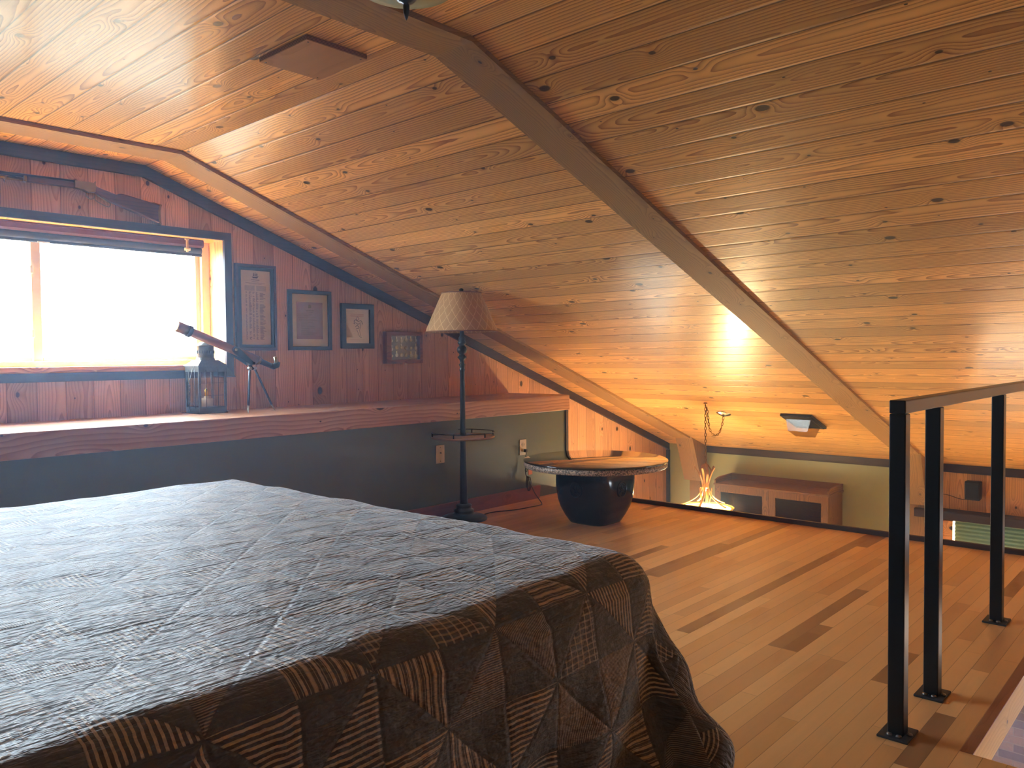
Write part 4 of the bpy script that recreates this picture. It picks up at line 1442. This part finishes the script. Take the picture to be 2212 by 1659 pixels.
gl = finish('glass_pan', mb, m_fixglass, fx)
sdd = gl.modifiers.new('thick', 'SOLIDIFY')
sdd.thickness = .004

# chandelier
HX, HY = 5.85, 3.19
cb = thing('chandelier', 'lit chandelier of bent wood arms over an amber bowl, hung by brass chain', 'chandelier', (HX, HY, -.3))
finish('ceiling_hook', MB().tube(smooth_path([(HX, HY, zs(HX)), (HX, HY, zs(HX) - .014), (HX + .008, HY, zs(HX) - .022), (HX, HY, zs(HX) - .030), (HX - .006, HY, zs(HX) - .022)], 4), .003, 6).lathe([(0, -.003), (.016, -.003), (.014, .004), (0, .004)], (HX, HY, zs(HX) - .004), 14, caps=False), m_brass, cb)
chain_top = zs(HX) - .028
mb = chain(MB(), [(HX, HY, chain_top), (HX, HY, .40), (HX, HY, .165)], .026, .0030, .0075)
finish('chain', mb, m_brass, cb)
CX2, CY2 = 6.129, 3.172
cm = slope_mat(CX2, CY2)
mb = chain(MB(), [(HX + .004, HY - .012, chain_top - .02), (HX + .02, HY - .014, chain_top - .10), (HX + .03, HY - .02, .44), (HX + .08, HY - .03, .385), (HX + .16, HY - .03, .385), (HX + .22, HY - .025, .43), (HX + .255, HY - .02, .475), (CX2 - .003, CY2, zs(CX2) - .02)], .026, .0030, .0075)
finish('swag_chain', mb, m_brass, cb)
mb = MB()
prof = [(0, -.024), (.012, -.024), (.030, -.018), (.056, -.008), (.062, -.003), (.062, 0)]
vs, fs = [], []
for r, z in prof:
    for k in range(32): vs.append(cm @ Vector((r * math.cos(k * math.pi / 16), r * math.sin(k * math.pi / 16), z)))
for i in range(len(prof) - 1):
    for k in range(32): fs.append((i * 32 + k, i * 32 + (k + 1) % 32, (i + 1) * 32 + (k + 1) % 32, (i + 1) * 32 + k))
mb.faces(vs, fs, smooth=True)
finish('canopy', mb, plain('polished_canopy_metal', srgb(220, 214, 190), .12, 1.0), cb)
# body: socket tube, staves that flare as prongs and arms down to the bowl
finish('centre_tube', MB().tube([(HX, HY, -.07), (HX, HY, .105)], .015, 18), m_arm, cb)
finish('top_loop', MB().lathe([(0, .140), (.010, .142), (.012, .150), (.005, .160), (.0, .168)], (HX, HY, 0), 12, caps=False), m_brass, cb)


def stave(name, path, w, th, mat, ang):
    ca, sa_ = math.cos(ang), math.sin(ang)
    path = smooth_path([(p[0], 0, p[1]) for p in path], 6)
    vs, fs = [], []
    for i, p in enumerate(path):
        dr = (path[min(i + 1, len(path) - 1)] - path[max(i - 1, 0)]).normalized()
        nn = Vector((-dr.z, 0, dr.x))
        for a, b in ((-1, -1), (1, -1), (1, 1), (-1, 1)):
            q = p + nn * (th / 2 * b)
            y = w / 2 * a
            vs.append((HX + q.x * ca - y * sa_, HY + q.x * sa_ + y * ca, q.z))
    m = len(path)
    for i in range(m - 1):
        for k in range(4): fs.append((i * 4 + k, i * 4 + (k + 1) % 4, (i + 1) * 4 + (k + 1) % 4, (i + 1) * 4 + k))
    fs += [(3, 2, 1, 0), tuple((m - 1) * 4 + k for k in range(4))]
    return finish(name, MB().faces(vs, fs), mat, cb, bevel=.001)


for k in range(5):
    a = k * 2 * math.pi / 5 + R(47.7) + math.pi
    stave('stave', [(.012, .150), (.034, .120), (.048, .085), (.044, .055), (.030, .010), (.022, -.040)], .020, .009, m_chandwood, a)
    stave('prong', [(.086, .128), (.060, .085), (.040, .035), (.026, -.010)], .016, .009, m_chandwood, a + .63)
    stave('arm', [(.020, .0), (.030, -.060), (.065, -.115), (.125, -.158), (.190, -.186)], .018, .006, m_arm, a + .63)
    stave('lower_stave', [(.050, -.045), (.046, -.10), (.030, -.165)], .020, .007, m_chandwood, a)
mb = MB().lathe([(.0, -.300), (.06, -.297), (.13, -.278), (.19, -.246), (.225, -.208), (.229, -.203), (.224, -.203), (.185, -.240), (.125, -.271), (.06, -.290), (0, -.293)], (HX, HY, 0), 48, caps=False)
finish('glass_bowl', mb, m_bowl, cb)
finish('rim_ring', MB().tube([(HX + .206 * math.cos(t * math.pi / 20), HY + .206 * math.sin(t * math.pi / 20), -.214) for t in range(40)], .004, 8, closed=True), m_arm, cb)
vd = Vector((-fw.x, -fw.y, 0)).normalized()
sdv = Vector((-vd.y, vd.x, 0))
for k, (s_, f_) in enumerate(((-.06, .03), (.075, .03), (0.0, -.085))):
    p = Vector((HX, HY, -.210)) - sdv * s_ + vd * f_
    bl = finish('bulb', MB().lathe([(0, -.030), (.010, -.028), (.016, -.014), (.018, .0), (.014, .014), (0, .020)], tuple(p), 14, caps=False), m_bulb, cb)
ld = bpy.data.lights.new('chandelier_bulb_light', 'POINT')
ld.energy = 18.0
ld.color = (1.0, 0.80, 0.48)
ld.shadow_soft_size = 0.03
lo = bpy.data.objects.new('bulb_light', ld)
C.objects.link(lo)
lo.location = (HX, HY, -.250)

# near ceiling lamp, only its finial and bowl bottom show
NX, NY = 1.175, 1.376
nl = thing('bowl_ceiling_lamp', 'unlit pale glass bowl lamp with dark finial, at the top edge', 'ceiling light', (NX, NY, ZC))
finish('glass_bowl', MB().lathe([(.0, 1.842), (.05, 1.846), (.11, 1.868), (.155, 1.905), (.175, 1.955), (.170, 1.957), (.150, 1.91), (.105, 1.874), (.05, 1.852), (0, 1.848)], (NX, NY, 0), 40, caps=False), m_greenglass, nl)
finish('ceiling_plate', MB().lathe([(0, ZC - .03), (.06, ZC - .028), (.075, ZC - .006), (.075, ZC - .0005), (0, ZC - .0005)], (NX, NY, 0), 32, caps=False), m_lampmetal, nl)
finish('stem', MB().tube([(NX, NY, 1.845), (NX, NY, ZC - .02)], .007, 12), m_lampmetal, nl)
finish('finial', MB().lathe([(0, 1.795), (.003, 1.800), (.0065, 1.812), (.0075, 1.826), (.0065, 1.832), (.017, 1.836), (.023, 1.842), (.021, 1.848), (0, 1.850)], (NX, NY, 0), 20, caps=False), m_lampmetal, nl)

# ------------------------------------------------------------------ wall cabinet
cx0, cx1, cy0, cy1, cz0, cz1 = 6.975, XE - .001, 2.615, 3.705, -.93, -.215
cbn = thing('wall_cabinet', 'oak wall cabinet with two glass doors and a railed top on the sage wall', 'cabinet', (XE, (cy0 + cy1) / 2, cz0))
t_ = .018
mb = MB()
mb.box((cx0 + .02, cy0, cz0), (cx1, cy0 + t_, cz1)).box((cx0 + .02, cy1 - t_, cz0), (cx1, cy1, cz1)).box((cx0 + .02, cy0 + t_, cz0), (cx1, cy1 - t_, cz0 + t_)).box((cx1 - .008, cy0 + t_, cz0 + t_), (cx1, cy1 - t_, cz1))
mb.box((cx0 + .05, cy0 + t_, -.55), (cx1 - .01, cy1 - t_, -.535))
finish('body', mb, m_cab, cbn, bevel=.001)
finish('top_board', MB().box((cx0 - .005, cy0 - .012, cz1), (cx1, cy1 + .012, cz1 + .018)), m_cab, cbn, bevel=.003)
mb = MB().box((cx1 - .016, cy0 - .005, cz1 + .018), (cx1, cy1 + .005, cz1 + .075))
for y in (cy0 - .005, cy1 - .011):
    mb.prism([(cx0 + .0, cz1 + .018), (cx1 - .016, cz1 + .018), (cx1 - .016, cz1 + .075), (cx0 + .08, cz1 + .070), (cx0 + .015, cz1 + .055), (cx0, cz1 + .045)], 'y', y, y + .016)
finish('gallery_rail', mb, m_cab, cbn, bevel=.001)
for a, b in ((cy0, (cy0 + cy1) / 2 - .001), ((cy0 + cy1) / 2 + .001, cy1)):
    r_ = .062
    mb = MB()
    mb.box((cx0, a, cz0), (cx0 + .019, a + r_, cz1 - .001)).box((cx0, b - r_, cz0), (cx0 + .019, b, cz1 - .001)).box((cx0, a + r_, cz1 - r_), (cx0 + .019, b - r_, cz1 - .001)).box((cx0, a + r_, cz0), (cx0 + .019, b - r_, cz0 + r_))
    dr = finish('door', mb, m_cab, cbn, bevel=.001)
    finish('door_glass', MB().box((cx0 + .008, a + r_, cz0 + r_), (cx0 + .011, b - r_, cz1 - r_)), m_fixglass, dr)

# speaker
sp = thing('wall_speaker', 'small black box speaker mounted on the boarded wall above the valance', 'speaker', (XE, 1.552, -.155))
mb = MB().prism([(XE - .105, -.155), (XE - .02, -.148), (XE - .02, -.004), (XE - .095, -.002), (XE - .105, -.014)], 'y', 1.497, 1.607)
finish('housing', mb, m_blackmat, sp, bevel=.006)
finish('grille', MB().box((XE - .109, 1.505, -.143), (XE - .104, 1.599, -.022)), m_cord, sp, bevel=.002)
finish('bracket', MB().box((XE - .022, 1.53, -.10), (XE - .0005, 1.575, -.05)), m_blackmat, sp)
finish('speaker_wire', MB().tube(smooth_path([(XE - .05, 1.56, -.154), (XE - .012, 1.60, -.165), (XE - .006, 1.66, -.168), (XE - .006, 1.75, -.145), (XE - .006, 1.82, -.14), (XE - .006, 1.90, -.12)]), .0022, 6), m_cord, sp)

# ------------------------------------------------------------------ added volume through the whole house, imitating veiling glare from the window
hz = bpy.data.materials.new('glare_veil_volume')
hz.use_nodes = True
hn = hz.node_tree
hn.nodes.remove(hn.nodes['Principled BSDF'])
hv = hn.nodes.new('ShaderNodeVolumeScatter')
hv.inputs['Color'].default_value = (0.50, 0.72, 1.0, 1)
hv.inputs['Density'].default_value = 0.017
hv.inputs['Anisotropy'].default_value = 0.55
hn.links.new(hv.outputs[0], hn.nodes['Material Output'].inputs['Volume'])
ho = finish('glare_veil', MB().box((XW - .05, YS - .05, ZLOW - .15), (XE + .12, YG + .30, ZC + .25)), hz, origin=(2, 0, 0))
ho['kind'] = 'stuff'
ho['label'] = 'added thin bluish volume imitating the veiling glare of the bright window'
ho['category'] = 'glare veil'
scn.cycles.volume_bounces = 0
for o in bpy.data.objects:
    if '_o' in o.keys(): del o['_o']
